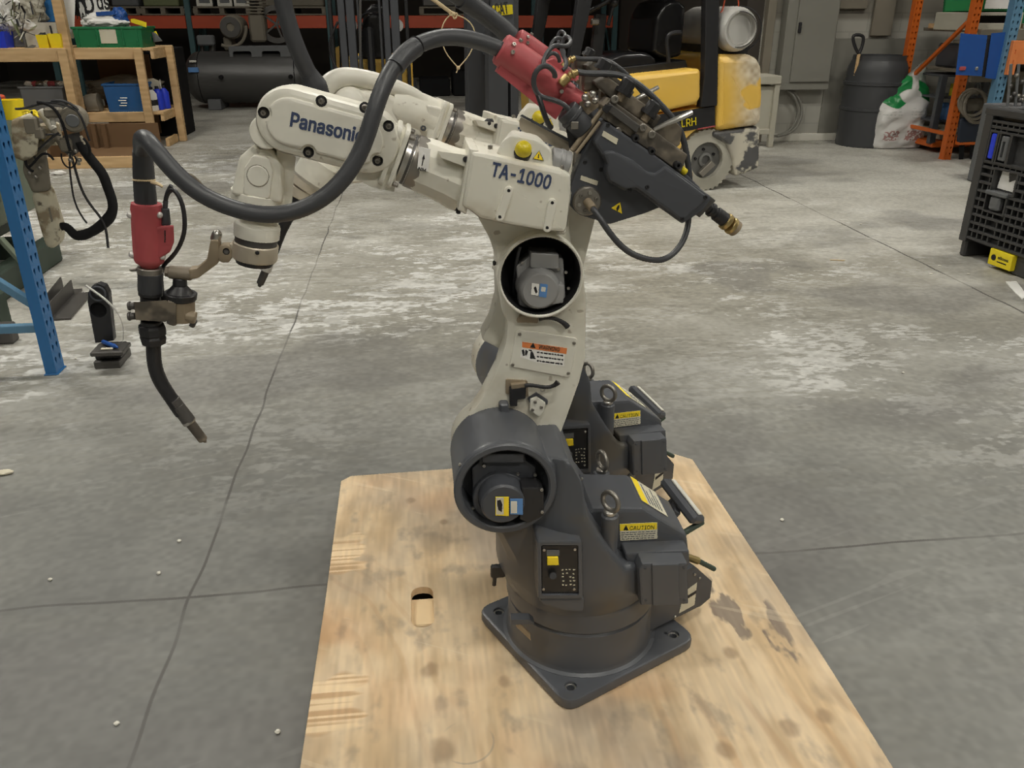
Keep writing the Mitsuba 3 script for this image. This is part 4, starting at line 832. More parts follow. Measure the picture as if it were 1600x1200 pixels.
# green steel base with its frame and floor channels
GM = thing('machine_base', 'grey green steel machine base with skids behind the blue rack post', 'machine base')
put('body', box2((-3.4, 4.55, .30), (-2.33, 5.5, .92), .02), 'm_machine', GM)
put('lid', box2((-3.45, 4.5, .92), (-2.4, 5.5, .96), .01), 'm_rackred', GM)
put('brace', bar(B(0, 372, 4.4), B(48, 425, 4.4), .04, .02), 'm_machine', GM)
for y in (4.3, 5.4): put('skid_rail', box2((-3.4, y - .06, 0), (-2.45 if y > 5 else -2.2, y + .06, .12), .01), 'm_machinedark', GM)
put('skid_rail', box2((-3.4, 4.02, 0), (-2.02, 4.14, .17), .01), 'm_machinedark', GM)
put('end_beam', box2((-2.30, 4.14, .0), (-2.20, 5.3, .15), .01), 'm_machinedark', GM)
put('panel', box2((-3.4, 4.5, .12), (-2.36, 4.54, .34), .006), 'm_machinedark', GM)
put('deck_plate', box2((-3.4, 4.14, .15), (-2.3, 4.5, .17), .004), 'm_machinedark', GM)
put('cross_rail', box2((-2.62, 4.15, .17), (-2.5, 5.6, .26), .01), 'm_machinedark', GM)
put('cross_rail', box2((-3.2, 4.15, .12), (-3.05, 5.6, .30), .01), 'm_machinedark', GM)
put('upright_rail', box2((-2.56, 4.3, .2), (-2.46, 4.4, .42), .006), 'm_machinedark', GM)
for i, (a, b) in enumerate((((78, 492), (112, 447)), ((92, 492), (128, 452)))):
    p, q = G(*a, .03), G(*b, .03)
    kc_ = thing('steel_channel', ('short dark steel channel lying on the floor, left of its pair behind the blue post', 'short dark steel channel on the floor, right of its pair, nearest the black stand')[i], 'steel channel')
    d = q - p; n_ = np.array([-d[1], d[0], 0]) / np.linalg.norm(d[:2])
    put('web', bar([*p[:2], .008], [*q[:2], .008], .10, .012), 'm_darksteel', kc_); put('flange', bar([*(p + n_ * .045)[:2], .045], [*(q + n_ * .045)[:2], .045], .008, .08), 'm_darksteel', kc_)
for i, (y, l) in enumerate(((3.86, 'upper'), (3.70, 'lower'))):
    one('steel_bar', box((-2.2 - i * .08, y, .045), (.62, .07, .09), .006), 'm_darksteel', f'dark square steel bar on the floor under the blue brace, {"farther" if i == 0 else "nearer"} of two', 'steel bar')
# dusty old robot arm hanging beside it
OA = thing('robot_arm', 'dusty old robot arm with cut cables at far left beside the bench', 'robot arm')
YA = 4.85
def D(x, y, v=0): return B(x, y, YA + v)
def dprism(px, v0, v1, bev=.01, r=.01): return upright([tuple(D(x, y)[[0, 2]]) for x, y in px], YA + v0, YA + v1, bev, r)
put('pedestal', cat(lathe([(0, .96), (.15, .96), (.15, 1.0), (0, 1.0)], (-2.62, 5.05, 0), n=28), lathe([(0, .98), (.12, .98), (.11, 1.06), (0, 1.06)], (-2.62, 5.05, 0), n=28)), 'm_dust', OA)
put('shoulder_casting', soften(man(hull([D(x, y, v) for x, y in ((18, 188), (48, 176), (62, 200), (58, 240), (40, 252), (20, 245)) for v in (-.12, .15)])), .03, 8), 'm_dustcream', OA, smooth=60)
put('elbow_casting', soften(man(hull([D(x, y, v) for x, y in ((38, 238), (68, 214), (76, 262), (80, 296), (52, 302), (36, 268)) for v in (-.06, .08)])), .03, 6), 'm_dust', OA, smooth=60)
put('link', dprism([(56, 292), (74, 288), (80, 300), (96, 352), (96, 376), (88, 386), (76, 384), (66, 352), (54, 306)], -.05, .07, .02, .03), 'm_dustcream', OA, smooth=50)
put('link_mark', hull([D(x, y, -.0505) for x, y in ((75, 325), (78, 324), (83, 346), (80, 347))] + [D(78, 335, -.052)]), 'm_dust', OA)
put('motor_disc', lathe([(0, 0), (.028, 0), (.03, .004), (.052, .006), (.055, .012), (.064, .02), (.066, .09), (0, .09)], D(113, 189, -.10), (-.15, 1, .1), 36), 'm_dust', OA)
put('motor_cap', lathe([(0, 0), (.03, 0), (.034, .006), (0, .006)], D(113, 189, -.106), (-.15, 1, .1), 32), 'm_plasticgrey', OA)
put('wrist_block', hull([D(x, y, v) for x, y in ((98, 212), (124, 206), (130, 232), (112, 246), (98, 236)) for v in (-.05, .05)]), 'm_darksteel', OA)
put('arm_tube', cat(cyl(D(70, 180), D(102, 236), .018), cyl(D(52, 250), D(88, 214), .012)), 'm_dust', OA)
put('clamp_arm', cat(cyl(D(62, 172), D(84, 202), .02), box(D(82, 187, -.05), (.028, .01, .05), .004)), 'm_offwhite', OA)
put('yellow_lever', hull([D(x, y, v) for x, y in ((57, 184), (60, 183), (68, 216), (68, 220), (64, 217)) for v in (-.06, -.05)]), 'm_binyellow', OA)
put('cable_bundle', tube([D(x, y, -.06) for x, y in ((126, 222), (134, 238), (148, 256), (160, 272), (168, 292), (176, 318), (174, 334), (165, 346), (150, 358), (134, 366), (118, 367), (108, 358), (96, 354))], [.026, .026, .026, .026, .026, .025, .026, .031, .028, .026, .029, .022, .022], 12, 80), 'm_matte', OA, smooth=60)
for pts, r_c in ((((110, 240), (109, 262), (112, 290), (118, 318), (128, 338), (136, 349)), .005), (((112, 246), (122, 280), (132, 305), (146, 326), (160, 345), (166, 362), (169, 387)), .007), (((18, 208), (50, 212), (80, 210), (95, 211)), .005), (((24, 170), (50, 166), (78, 160), (100, 164), (118, 172), (130, 190), (140, 220)), .006), (((40, 244), (62, 232), (80, 216), (92, 208)), .006), (((50, 174), (46, 200), (50, 232), (56, 250)), .006), (((80, 158), (105, 160), (122, 172)), .007)):
    put('cable', tube([D(x, y, -.09) for x, y in pts], r_c, 8, 30), 'm_black', OA)
put('connector', cat(*[cyl(D(x, y, -.07), D(x + 6, y + 14, -.07), .008) for x, y in ((108, 240), (118, 244), (126, 212))]), 'm_plated', OA)
for pts, r_c in ((((30, 200), (44, 226), (40, 252), (52, 268)), .007), (((58, 160), (86, 172), (100, 200), (110, 236)), .008), (((44, 262), (60, 246), (70, 240), (84, 250)), .006), (((96, 240), (100, 256), (108, 262), (118, 256), (116, 244)), .004), (((130, 216), (140, 232), (138, 246)), .007)):
    put('cable', tube([D(x, y, -.10) for x, y in pts], r_c, 8, 24), 'm_matte', OA)
for q_, s_ in (((50, 196, -.1), (.07, .05, .09)), ((62, 208, -.1), (.05, .05, .06)), ((84, 176, -.06), (.09, .05, .05)), ((104, 226, -.05), (.06, .05, .07))): put('valve_block', box(D(*q_), s_, .01), 'm_dust', OA)
for q_ in ((46, 270), (56, 276), (62, 262), (118, 236), (110, 250), (124, 250)): put('fitting', ball(D(*q_, -.1), .012, sub=1), 'm_dullsteel', OA)
put('cream_cover', box2(D(66, 228, .2), D(94, 190, .3), .01), 'm_dustcream', OA)
one('yellow_bucket', lathe([(0, 0), (.05, 0), (.058, .10), (.055, .10), (.048, .008), (0, .008)], D(24, 186, .08) + [0, 0, .0], n=24), 'm_binyellow', 'small yellow tub on the dusty robot arm beside the blue post', 'tub')
ky = thing('cord_tangle', 'tangle of yellow cord on top of the dusty robot arm', 'cord')
r_ = np.random.default_rng(4)
for i in range(4): put('strand', tube([D(36 + 7 * j + r_.uniform(-3, 3), 176 + r_.uniform(-9, 8) + j * 1.5, -.05 + r_.uniform(-.03, .03)) for j in range(4)], .006, 8, 20), 'm_binyellow', ky)
# black post stand on two plates
ST = thing('fixture_stand', 'black round topped steel post on a two plate foot, standing on open floor', 'stand')
YS = 3.5
def dS(px, v0, v1, bev=.003, r=.006, y=YS): return upright([tuple(B(x, y_, y)[[0, 2]]) for x, y_ in px], y + v0, y + v1, bev, r)
put('foot_plate', box2((*G(148, 577)[:2], 0), (*(G(196, 566)[:2] + [0, .09]), .034), .003), 'm_darksteel', ST)
put('spacer', box2((*(G(151, 574)[:2] + [0, .005]), .034), (*(G(190, 574)[:2] + [0, .12]), .076), .003), 'm_black', ST)
zt = .075
put('top_plate', box2((*(G(140, 553, .09)[:2]), zt), (*(G(190, 553, .09)[:2] + [0, .13]), zt + .02), .004), 'm_darksteel', ST)
pc = G(165, 530, zt + .02); YP = pc[1] + .0
col = dS([(139, 470), (140, 455), (146, 445), (156, 441), (166, 445), (172, 456), (174, 476), (180, 530), (151, 534)], -.02, .02, .004, .004, YP)
h_c = B(156, 482, YP); col = cut(col, cyl(h_c + [0, -.1, 0], h_c + [0, .1, 0], .034, n=30, bev=0))
put('column', col, 'm_black', ST); put('bore_back', cyl(h_c + [0, .005, 0], h_c + [0, .018, 0], .036, n=30), 'm_matte', ST)
c_ = B(156, 456, YP); put('boss', cat(ring(c_ + [0, -.03, 0], c_ + [0, -.02, 0], .034, .027, 28), cyl(c_ + [0, -.035, 0], c_ + [0, -.02, 0], .009, n=16)), 'm_dkgrey', ST)
put('white_rod', tube([B(x, y, YP - .05) for x, y in ((134, 446), (150, 457), (168, 471), (182, 487))], .005, 10, 12), 'm_alum', ST)
put('wire', tube([B(x, y, YP - .05) for x, y in ((182, 487), (190, 502), (193, 520), (190, 540))], .001, 6, 20), 'm_steel', ST)
one('blue_pen', cat(cyl(G(161, 534, .107), G(179, 541, .107), .0095, n=16), cyl(G(178, 540, .107), G(184, 543, .107), .0095, .004, n=16)), 'm_boxblue', 'thick blue marker lying on the foot of the black post stand', 'pen')
one('wood_chip', box(G(167, 545, .1) , (.05, .012, .008), .003), 'm_paper', 'pale wood chip lying on the foot plate beside the blue marker', 'wood chip')

# ---------------------------------------------------------------- work benches
def WB(x, y, Y=10.15): return B(x, y, Y)
def board(px0, px1, Y, d, m='m_wood', bev=.004):     # upright rectangle between two pixels at depth Y, d thick
    return box2(B(*px0, Y), B(*px1, Y) + [0, d, 0], bev)
BE = thing('workbench', 'pale timber workbench with the green bin on top and a shelf beneath', 'workbench')
zb = WB(170, 75)[2]; xl, xr = WB(105, 80)[0], -2.93
put('top', box2((xl, 10.16, zb - .03), (-2.80, 11.0, zb), .004), 'm_wood', BE)
put('front_rail', box2((xl, 10.12, zb - .115), (xr + .02, 10.16, zb + .005), .004), 'm_wood', BE)
put('side_rail', box2((-2.84, 10.16, zb - .115), (-2.80, 11.0, zb - .03), .004), 'm_wood', BE)
zs = B(170, 176, 10.15)[2]
put('shelf', box2((xl, 10.16, zs - .03), (-2.80, 11.0, zs), .004), 'm_wood', BE)
put('shelf_rail', box2((xl, 10.12, zs - .10), (xr + .02, 10.16, zs + .005), .004), 'm_wood', BE)
put('shelf_side_rail', box2((-2.84, 10.16, zs - .10), (-2.80, 11.0, zs - .03), .004), 'm_wood', BE)
put('leg', box2((xr - .06, 10.07, 0), (xr + .03, 10.12, zb - .01), .004), 'm_wood', BE)
put('leg', box2((-2.80, 10.62, 0), (-2.72, 10.70, zb), .004), 'm_wood', BE)
put('foot_rail', box2((-2.84, 10.2, .0), (-2.80, 10.6, .09), .004), 'm_wood', BE)
put('tall_post', box2((xl - .02, 10.04, 0), (xl + .08, 10.12, 2.3), .004), 'm_wood', BE)
put('back_panel', box2((xl, 11.0, .05), (xl + .6, 11.02, zb - .1), .003), 'm_darkply_shaded', BE)
BL = thing('workbench', 'timber workbench at the left edge under the white plastic clutter', 'workbench')
zl = B(50, 76, 9.85)[2]; x0_ = -6.2; x1_ = B(95, 80, 9.85)[0]
put('top', box2((x0_, 9.9, zl - .03), (x1_, 10.9, zl), .004), 'm_wood', BL)
put('front_rail', box2((x0_, 9.85, zl - .13), (x1_ + .02, 9.9, zl + .004), .004), 'm_wood', BL)
put('leg', box2((x1_ - .02, 9.80, 0), (x1_ + .07, 9.85, zl - .0), .004), 'm_wood', BL)
put('leg', box2((x0_, 9.80, 0), (x0_ + .09, 9.85, zl), .004), 'm_wood', BL)
put('shelf', box2((x0_, 9.9, .36), (x1_, 10.8, .40), .004), 'm_wood', BL)
# things on the benches
def bin_(name, label, c_, a_, b_, m, grp=None, taper=.92, lip=True, t=.006):
    """an open tapered plastic bin standing on the floor point c, width a, depth b, height h"""
    (w, d, h) = a_, b_[0], b_[1]
    k = thing(name, label, 'bin', grp)
    o = hull([(s * w / 2 * (taper if z == 0 else 1), u * d / 2 * (taper if z == 0 else 1), z) for s in (-1, 1) for u in (-1, 1) for z in (0, h)])
    i = hull([(s * (w / 2 - t) * (taper if z == t else 1), u * (d / 2 - t) * (taper if z == t else 1), z) for s in (-1, 1) for u in (-1, 1) for z in (t, h + .01)])
    m_ = cut(o, i); m_.vertices = m_.vertices + c_; put('tub', m_, m, k)
    if lip: put('lip', cat(*[box(np.array(c_) + [0, s * d / 2, h - .012], (w + .03, .02, .024), .004) for s in (-1, 1)], *[box(np.array(c_) + [s * w / 2, 0, h - .012], (.02, d + .03, .024), .004) for s in (-1, 1)]), m, k)
    return k
gx0, gx1 = WB(117, 60, 10.25)[0], WB(229, 60, 10.25)[0]; gh = WB(170, 40, 10.2)[2] - WB(170, 73, 10.2)[2]
kg_ = bin_('green_bin', 'green plastic bin with a cream label on the timber workbench', ((gx0 + gx1) / 2, 10.42, zb), (gx1 - gx0) * .95, (.5, gh), 'm_bingreen', None, .965)
put('paper_label', box2(WB(154, 45, 10.17), WB(184, 68, 10.17) + [0, .006, 0], .001), 'm_paper', kg_)
for x in (120, 150, 190, 212): put('rib', box(WB(x + 2, 58, 10.165), (.016, .012, gh * .8), .003), 'm_bingreen', kg_)
def crumple(c_, s, seed, sub=3, amp=.35):
    m = trimesh.creation.icosphere(sub, 1.0); v = m.vertices; n_ = meshkit.fbm(v * 2.2 + seed, 3, seed)
    m.vertices = v * (1 - amp + 2 * amp * n_)[:, None] * np.asarray(s) + np.asarray(c_); return tm(m.vertices, m.faces)
one('plastic_bag', crumple(WB(166, 35, 10.4), (.24, .15, .09), 2), 'm_white', 'crumpled white plastic bag sticking out of the green bin', 'bag', smooth=False)
one('blue_bag', crumple(WB(187, 28, 10.4), (.09, .10, .10), 3), 'm_boxblue', 'bright blue bag at the right of the green bin', 'bag', smooth=False)
one('blue_strap', bar(WB(151, 22, 10.3), WB(180, 20, 10.3), .04, .04), 'm_boxblue', 'flat blue strap lying over the white bag in the green bin', 'strap')
one('yellow_folder', hull([WB(x, y, 10.3 + v) for x, y in ((204, 30), (209, 29), (229, 35), (229, 43), (222, 39), (205, 35)) for v in (0, .02)]), 'm_binyellow', 'yellow folder sticking up behind the green bin corner', 'folder')
one('red_tool', hull([WB(x, y, 10.5 + v) for x, y in ((229, 56), (236, 57), (236, 70), (230, 70)) for v in (0, .1)]), 'm_red', 'small red tool beside the green bin on the bench', 'tool')
one('yellow_tool', cyl(WB(242, 49, 10.6), WB(248, 62, 10.6), .016, n=12), 'm_binyellow', 'slim yellow tool handle leaning on the bench corner', 'tool')
one('grey_tool', soften(man(hull([WB(x, y, 10.55 + v) for x, y in ((236, 50), (244, 52), (254, 64), (240, 66)) for v in (0, .1)])), .03, 4), 'm_plasticgrey', 'grey hand tool lying at the right end of the bench', 'tool')
# posters and sheets hung from the tall post
kp_ = thing('poster', 'white sheet with bold black lettering hung above the green bin', 'poster')
put('sheet', box2(WB(117, -20, 10.75), WB(176, 42, 10.75) + [0, .006, 0], .001), 'm_white', kp_)
for tx, a, b, h_ in (('R', (119, 12), (136, 12), .17), ('D', (131, 20), (149, 20), .17), ('ds', (152, 14), (172, 14), .15), ('HARD', (120, 29), (147, 29), .06)):
    put('lettering', text(tx, WB(*a, 10.746), WB(*b, 10.746), h_, FRONT, .002), 'm_ink', kp_, smooth=False)
one('white_sheet', hull([WB(x, y, 10.3 + v) for x, y in ((94, -20), (118, -20), (116, 60), (106, 60)) for v in (0, .01)]), 'm_white', 'tall blank white sheet hanging beside the timber post', 'sheet')
# shelf under the bench
kb_ = bin_('blue_crate', 'dark blue plastic crate with white print on the bench shelf', ((WB(163, 160)[0] + WB(226, 160)[0]) / 2, 10.42, zs), WB(226, 160)[0] - WB(163, 160)[0], (.45, .30), 'm_binblue')
put('print_lines', cat(*[box(WB(188 + r_.uniform(0, 8), 153 + i * 4, 10.175), (.05, .004, .012), .001) for i in range(4) for _ in (0, 1)]), 'm_white', kb_)
one('electric_motor', cat(cyl(WB(138, 162, 10.3), WB(156, 160, 10.3), .10, n=24), cyl(WB(134, 163, 10.3), WB(138, 162, 10.3), .05, n=16), box(WB(148, 170, 10.3), (.14, .16, .05), .01)), 'm_dust', 'dusty grey electric motor on the bench shelf beside the blue crate', 'motor')
for i, (x, y) in enumerate(((238, 146), (247, 141), (256, 136))):
    p_ = WB(x, y + 10, 10.3 + .12 * i); p_[2] = zs
    k = thing('oil_bottle', ('white bottle with a dark label on the bench shelf, left of three', 'royal blue bottle on the bench shelf, middle of three', 'royal blue bottle on the bench shelf, right of three')[i], 'bottle')
    put('bottle', lathe([(0, 0), (.05, 0), (.055, .01), (.055, .18), (.02, .23), (0, .23)], p_, n=20), ('m_white', 'm_vividblue', 'm_vividblue')[i], k); put('cap', cyl(p_ + [0, 0, .225], p_ + [0, 0, .255], .022, n=14), 'm_ink', k)
    if i == 0: put('print_band', ring(p_ + [0, 0, .06], p_ + [0, 0, .12], .0565, .05, 20, .001), 'm_ink', k)
one('cardboard_scrap', soften(man(hull([WB(x, y, 10.5 + v) for x, y in ((222, 126), (240, 122), (250, 128), (250, 140), (228, 140)) for v in (0, .12)])), .04, 4), 'm_paper', 'tan cardboard scrap standing behind the blue bottles', 'cardboard')
one('white_strip', box2(WB(249, 124, 10.45), WB(252, 139, 10.45) + [0, .02, 0], .002), 'm_white', 'thin white strip standing beside the cardboard scrap', 'strip')
one('dark_bin', crumple(WB(195, 138, 10.7), (.4, .16, .14), 5), 'm_dust', 'heap of dusty rags behind the dark blue crate', 'rags', smooth=False)
bcq = WB(270, 75, 11.1)
one('black_cabinet', box2([WB(238, 150, 11.1)[0], 11.1, 0], bcq + [0, .5, 0], .01), 'm_matte', 'black cabinet standing behind the bench shelf', 'cabinet')
# left bench goods
YL = 9.95
def L_(x, y, v=0): return B(x, y, YL + v)
zl_ = zl
for (name, lab, x0b, x1b, yb, h_, m, dv) in (('grey_bin', 'pale grey storage bin at the back of the left bench', 19, 96, 60, .19, 'm_offwhite', .35), ('yellow_bin', 'yellow parts bin full of dark bits, left of two on the bench', 57, 75, 70, .13, 'm_binyellow', .03), ('yellow_bin', 'yellow parts bin next to the tall timber post, right of two', 76, 96, 72, .14, 'm_binyellow', .02), ('blue_bin', 'blue parts bin at the left edge of the bench top', -14, 10, 75, .16, 'm_vividblue', .05)):
    xa, xb = L_(x0b, yb, dv)[0], L_(x1b, yb, dv)[0]
    bin_(name, lab, ((xa + xb) / 2, YL + dv + .13, zl_), xb - xa, (.22 if dv < .3 else .3, h_ * (1.3 if dv > .3 else 1)), m, None, .85, False)
one('dark_parts', crumple((L_(66, 62, .12)[0], YL + .16, zl_ + .09), (.05, .06, .06), 8), 'm_ink', 'dark small parts heaped in the left yellow bin', 'parts')
one('screwdriver', cyl(L_(78, 40, .1), L_(84, 62, .1), .010, n=10), 'm_ink', 'black screwdriver standing up in the right yellow bin', 'screwdriver')
one('steel_plate', hull([L_(x, y, v) for x, y, v in ((36, 76, -.02), (50, 70, .1), (57, 71, .1), (50, 78, -.02), (36, 77, -.03))] + [L_(48, 72, .05)]), 'm_dullsteel', 'bent bright metal plate lying at the bench edge', 'plate')
for i, (x, y, s_) in enumerate(((14, 20, (.30, .2, .26)), (40, 14, (.2, .16, .22)), (24, 42, (.2, .14, .12)), (6, 44, (.16, .12, .14)))):
    one('plastic_wrap', crumple(L_(x, y, .45), s_, 20 + i, 4, .5), ('m_white', 'm_dirtywhite', 'm_dirtywhite', 'm_white')[i], ('large crumpled clear plastic wrap above the left bench', 'greenish crumpled wrap beside the blue upright on the left bench', 'small grey crumple of wrap in front of the large one', 'white crumple of wrap above the blue bin')[i], 'plastic wrap', smooth=False)
    if i == 0:
        rs_ = np.random.default_rng(11)
        for j in range(46):
            a_ = L_(rs_.uniform(-2, 62), rs_.uniform(2, 58), .24 - .1 * rs_.random()); d_2 = np.array([rs_.normal(0, .035), rs_.normal(0, .02), rs_.normal(0, .05)])
            put('dark_strip', bar(a_ - d_2, a_ + d_2, .008 + .016 * rs_.random(), .006), ('m_ink', 'm_dust', 'm_ink', 'm_olive', 'm_offwhite')[j % 5], 'plastic_wrap')
put('stand_support', box2((x0_ + .3, YL + .3, zl), (x1_ - .5, YL + .6, zl + .32), .01), 'm_plasticgrey', BL)
one('blue_post', box2(L_(61, 45, .6), L_(74, -30, .6) + [0, .1, 0], .004), 'm_rackblue', 'dull blue upright behind the clutter on the left bench', 'post')
one('tool_tray', box2(L_(42, 45, .42), L_(92, 34, .42) + [0, .2, 0], .01), 'm_dkgrey', 'dark tray on the grey storage bin of the left bench', 'tray')
kt_ = bin_('grey_tote', 'grey tote full of scrap on the shelf of the left bench', ((L_(38, 160, .2)[0] + L_(104, 160, .2)[0]) / 2, YL + .35, .40), L_(104, 160, .2)[0] - L_(38, 160, .2)[0], (.4, .27), 'm_plasticgrey')
for i in range(7): one('scrap_part', crumple((L_(44 + i * 9, 130, .3)[0], YL + .3 + .03 * (i % 2), .68), (.045, .05, .035), 60 + i, 2), ('m_offwhite', 'm_red', 'm_dullsteel')[i % 3], 'small scrap part on top of the heaped grey tote', 'scrap', 'scrap parts in the grey tote')
put('filling', box2((L_(42, 150, .2)[0], YL + .2, .5), (L_(100, 150, .2)[0], YL + .5, .66), .02), 'm_dkgrey', kt_)
# wooden crate frame on the floor in front
zck = B(150, 193, 9.71)[2]
CR = thing('wooden_crate', 'low open timber crate on the floor behind the dusty robot arm', 'crate')
xa, xb = G(78, 264)[0], G(212, 263)[0]; ya = 8.75
put('front_plank', box2((xa, ya, 0), (xb, ya + .04, .11), .004), 'm_wood', CR)
put('back_plank', box2((xa, ya + .95, 0), (xb, ya + .97, zck), .003), 'm_darkply_shaded', CR)
put('floor_board', box2((xa, ya + .04, .04), (xb, ya + .95, .07), .003), 'm_darkply_shaded', CR)
for x in (150, 166): put('stud', box2((B(x, 240, ya + .9)[0], ya + .88, .07), (B(x + 7, 240, ya + .9)[0], ya + .94, zck), .003), 'm_darkply_shaded', CR)
put('end_plank', box2((xa, ya + .04, .07), (xa + .03, ya + .95, .3), .003), 'm_darkply_shaded', CR)
one('crushed_paper', crumple(G(92, 270, .02), (.06, .04, .02), 71), 'm_white', 'crushed white paper on the floor before the timber crate', 'paper', smooth=False)
# ---------------------------------------------------------------- far racks
YR = 16.0
def K(x, y, v=0): return B(x, y, YR + v)
def rect(px0, px1, Y, d, bev=.006): return box2(B(*px0, Y), B(*px1, Y) + [0, d, 0], bev)
FR = thing('pallet_rack', 'long pallet rack with red beams and teal uprights against the dark back', 'pallet rack')
zr = K(300, 33)[2]; ht = .19
xs = [K(-140, 0)[0], K(67, 0)[0], K(291, 0)[0], K(512, 0)[0], K(846, 0)[0], 3.66]
for i, x in enumerate(xs):
    for d in (0, 1.0): put('upright', box2((x - .045, YR + d - .04, 0), (x + .045, YR + d + .04, 3.4), .004), 'm_teal', FR)
    put('side_brace', bar((x, YR, .4), (x, YR + 1.0, 1.4), .03, .03), 'm_teal', FR)
for a, b in zip(xs, xs[1:]):
    for lvl in (zr - ht / 2 + .08, zr + 2.0):
        for d in (-.05, 1.0): put('beam', box2((a + .05, YR + d, lvl - .1), (b - .05, YR + d + .05, lvl + .1), .005), 'm_rackred', FR)
zt_ = zr + .09
def pallet_(x0, x1, lab):
    k = thing('pallet', lab, 'pallet')
    put('top_deck', box2((x0, YR, zt_ + .11), (x1, YR + 1.0, zt_ + .14), .004), 'm_dust', k)
    put('bottom_deck', box2((x0, YR, zt_), (x1, YR + 1.0, zt_ + .025), .004), 'm_dust', k)
    for s in (.03, .5, .97): put('stringer', box2((x0 + (x1 - x0) * s - .04, YR, zt_ + .025), (x0 + (x1 - x0) * s + .04, YR + 1.0, zt_ + .11), .004), 'm_dust', k)
for (a, b, lab) in ((165, 215, 'grey worn pallet under a dark grey box on the far rack'), (218, 285, 'grey worn pallet under the olive box on the far rack'), (300, 388, 'grey worn pallet under the framed grey boxes on the far rack'), (400, 508, 'grey worn pallet under a low tarp on the far rack'), (655, 760, 'grey worn pallet behind the rear torch cable')):
    pallet_(K(a, 0)[0], K(b, 0)[0], lab)
for (a, b, m, h_, lab) in ((170, 212, 'm_plasticgrey', .7, 'dark grey box on the far rack beside the olive box'), (220, 276, 'm_olive', .8, 'olive green box on the far rack'), (402, 505, 'm_dust', .28, 'low dusty tarp covered stack on the far rack'), (660, 755, 'm_darksteel', .5, 'dark steel box on the far rack behind the hanging twine')):
    one('storage_box', box2((K(a, 0)[0], YR + .1, zt_ + .14), (K(b, 0)[0], YR + .9, zt_ + .14 + h_), .02), m, lab, 'box')
for i, (a, b) in enumerate(((305, 330), (338, 361), (364, 388))):
    k = thing('framed_box', f'grey box with a white frame on the far rack, {("leftmost", "middle", "rightmost")[i]} of three', 'box')
    x0, x1 = K(a, 0)[0], K(b, 0)[0]
    put('body', box2((x0 + .02, YR + .1, zt_ + .15), (x1 - .02, YR + .8, zt_ + .8), .01), 'm_plasticgrey', k)
    for q in (x0, x1 - .04): put('frame_post', box2((q, YR + .04, zt_ + .14), (q + .04, YR + .10, zt_ + .8), .005), 'm_offwhite', k)
    put('frame_rail', box2((x0, YR + .04, zt_ + .14), (x1, YR + .10, zt_ + .19), .005), 'm_offwhite', k)
for i, (a, b, h_, m) in enumerate(((540, 600, .6, 'm_matte'), (650, 700, .30, 'm_matte'), (705, 760, .42, 'm_matte'), (850, 900, .6, 'm_matte'), (160, 225, .6, 'm_matte'))):
    one('dark_crate', box2((K(a, 0)[0], YR + .15, 0), (K(b, 0)[0], YR + .95, h_), .02), m, f'dark crate on the floor under the far rack, {("first", "second", "third", "fourth", "fifth")[(1, 2, 3, 4, 0)[i]]} from the left', 'crate')
# ---------------------------------------------------------------- air compressor
YC = 14.35
def C_(x, y, v=0): return B(x, y, YC + v)
AC = thing('air_compressor', 'black horizontal air compressor tank with its pump, standing on the dark floor', 'air compressor')
ta, tb = C_(296, 124), C_(498, 117); rt_ = .385; L_c = tb[0] - ta[0]; ctr = (ta + tb) / 2; zc_ = rt_ + .08
Mx = np.array([ctr[0] - L_c / 2 - .08, YC + .12, zc_])
prof = [(0, 0)] + [(rt_ * math.sin(a), .26 * (1 - math.cos(a))) for a in np.linspace(.15, math.pi / 2, 9)] + [(rt_, L_c - .26)] + [(rt_ * math.cos(a), L_c - .26 + .26 * math.sin(a)) for a in np.linspace(.15, math.pi / 2, 9)]
put('tank', lathe(prof, Mx, (1, 0, 0), 48), 'm_tank', AC, smooth=50)
for s in (.27, L_c - .27): put('weld_band', torus(Mx + [s, 0, 0], (1, 0, 0), rt_, .006, 48, 6), 'm_matte', AC)
for s in (.35, L_c - .45): put('foot', box2((Mx[0] + s, YC - .2, 0), (Mx[0] + s + .2, YC + .42, .16), .01), 'm_plasticgrey', AC)
def cy(px, py, v): return C_(px, py, v)
put('data_plate', box2((Mx[0] + .15, YC - .29, zc_ + .1), (Mx[0] + .3, YC - .24, zc_ + .17), .003), 'm_labelblue', AC)
put('label_strip', box2((Mx[0] + .17, YC - .23, zc_ + .24), (Mx[0] + .27, YC - .19, zc_ + .27), .003), 'm_offwhite', AC)
for x in (336, 446): put('port', cyl([C_(x, 0)[0], YC - .36, zc_ + .03], [C_(x, 0)[0], YC - .2, zc_ + .03], .03, n=16), 'm_matte', AC)
px0 = C_(360, 0)[0]; px1 = C_(445, 0)[0]; zp = C_(400, 72)[2]
dk = box2((px0 - .1, YC - .12, zp - .16), (px1 + .05, YC + .36, zp), .01)
dk = cut(dk, *[box((px0 + (px1 - px0) * s, YC + .1, zp - .13), (.28, 1.2, .12), .02) for s in (.12, .66)])
put('pump_deck', dk, 'm_plasticgrey', AC)
pc_ = C_(366, 42, .4)
put('motor', cyl(pc_ + [0, -.3, 0], pc_ + [0, .3, 0], .17, n=32, bev=.03), 'm_dust', AC)
put('motor_face', cat(ring(pc_ + [0, -.32, 0], pc_ + [0, -.29, 0], .15, .06, 32), *[box(pc_ + [.09 * math.cos(a), -.31, .09 * math.sin(a)], (.05, .02, .03), .004) for a in (0, 2.1, 4.2)]), 'm_darksteel', AC)
put('motor_foot', box(pc_ + [-.1, 0, -.24], (.12, .4, .2), .02), 'm_dust', AC)
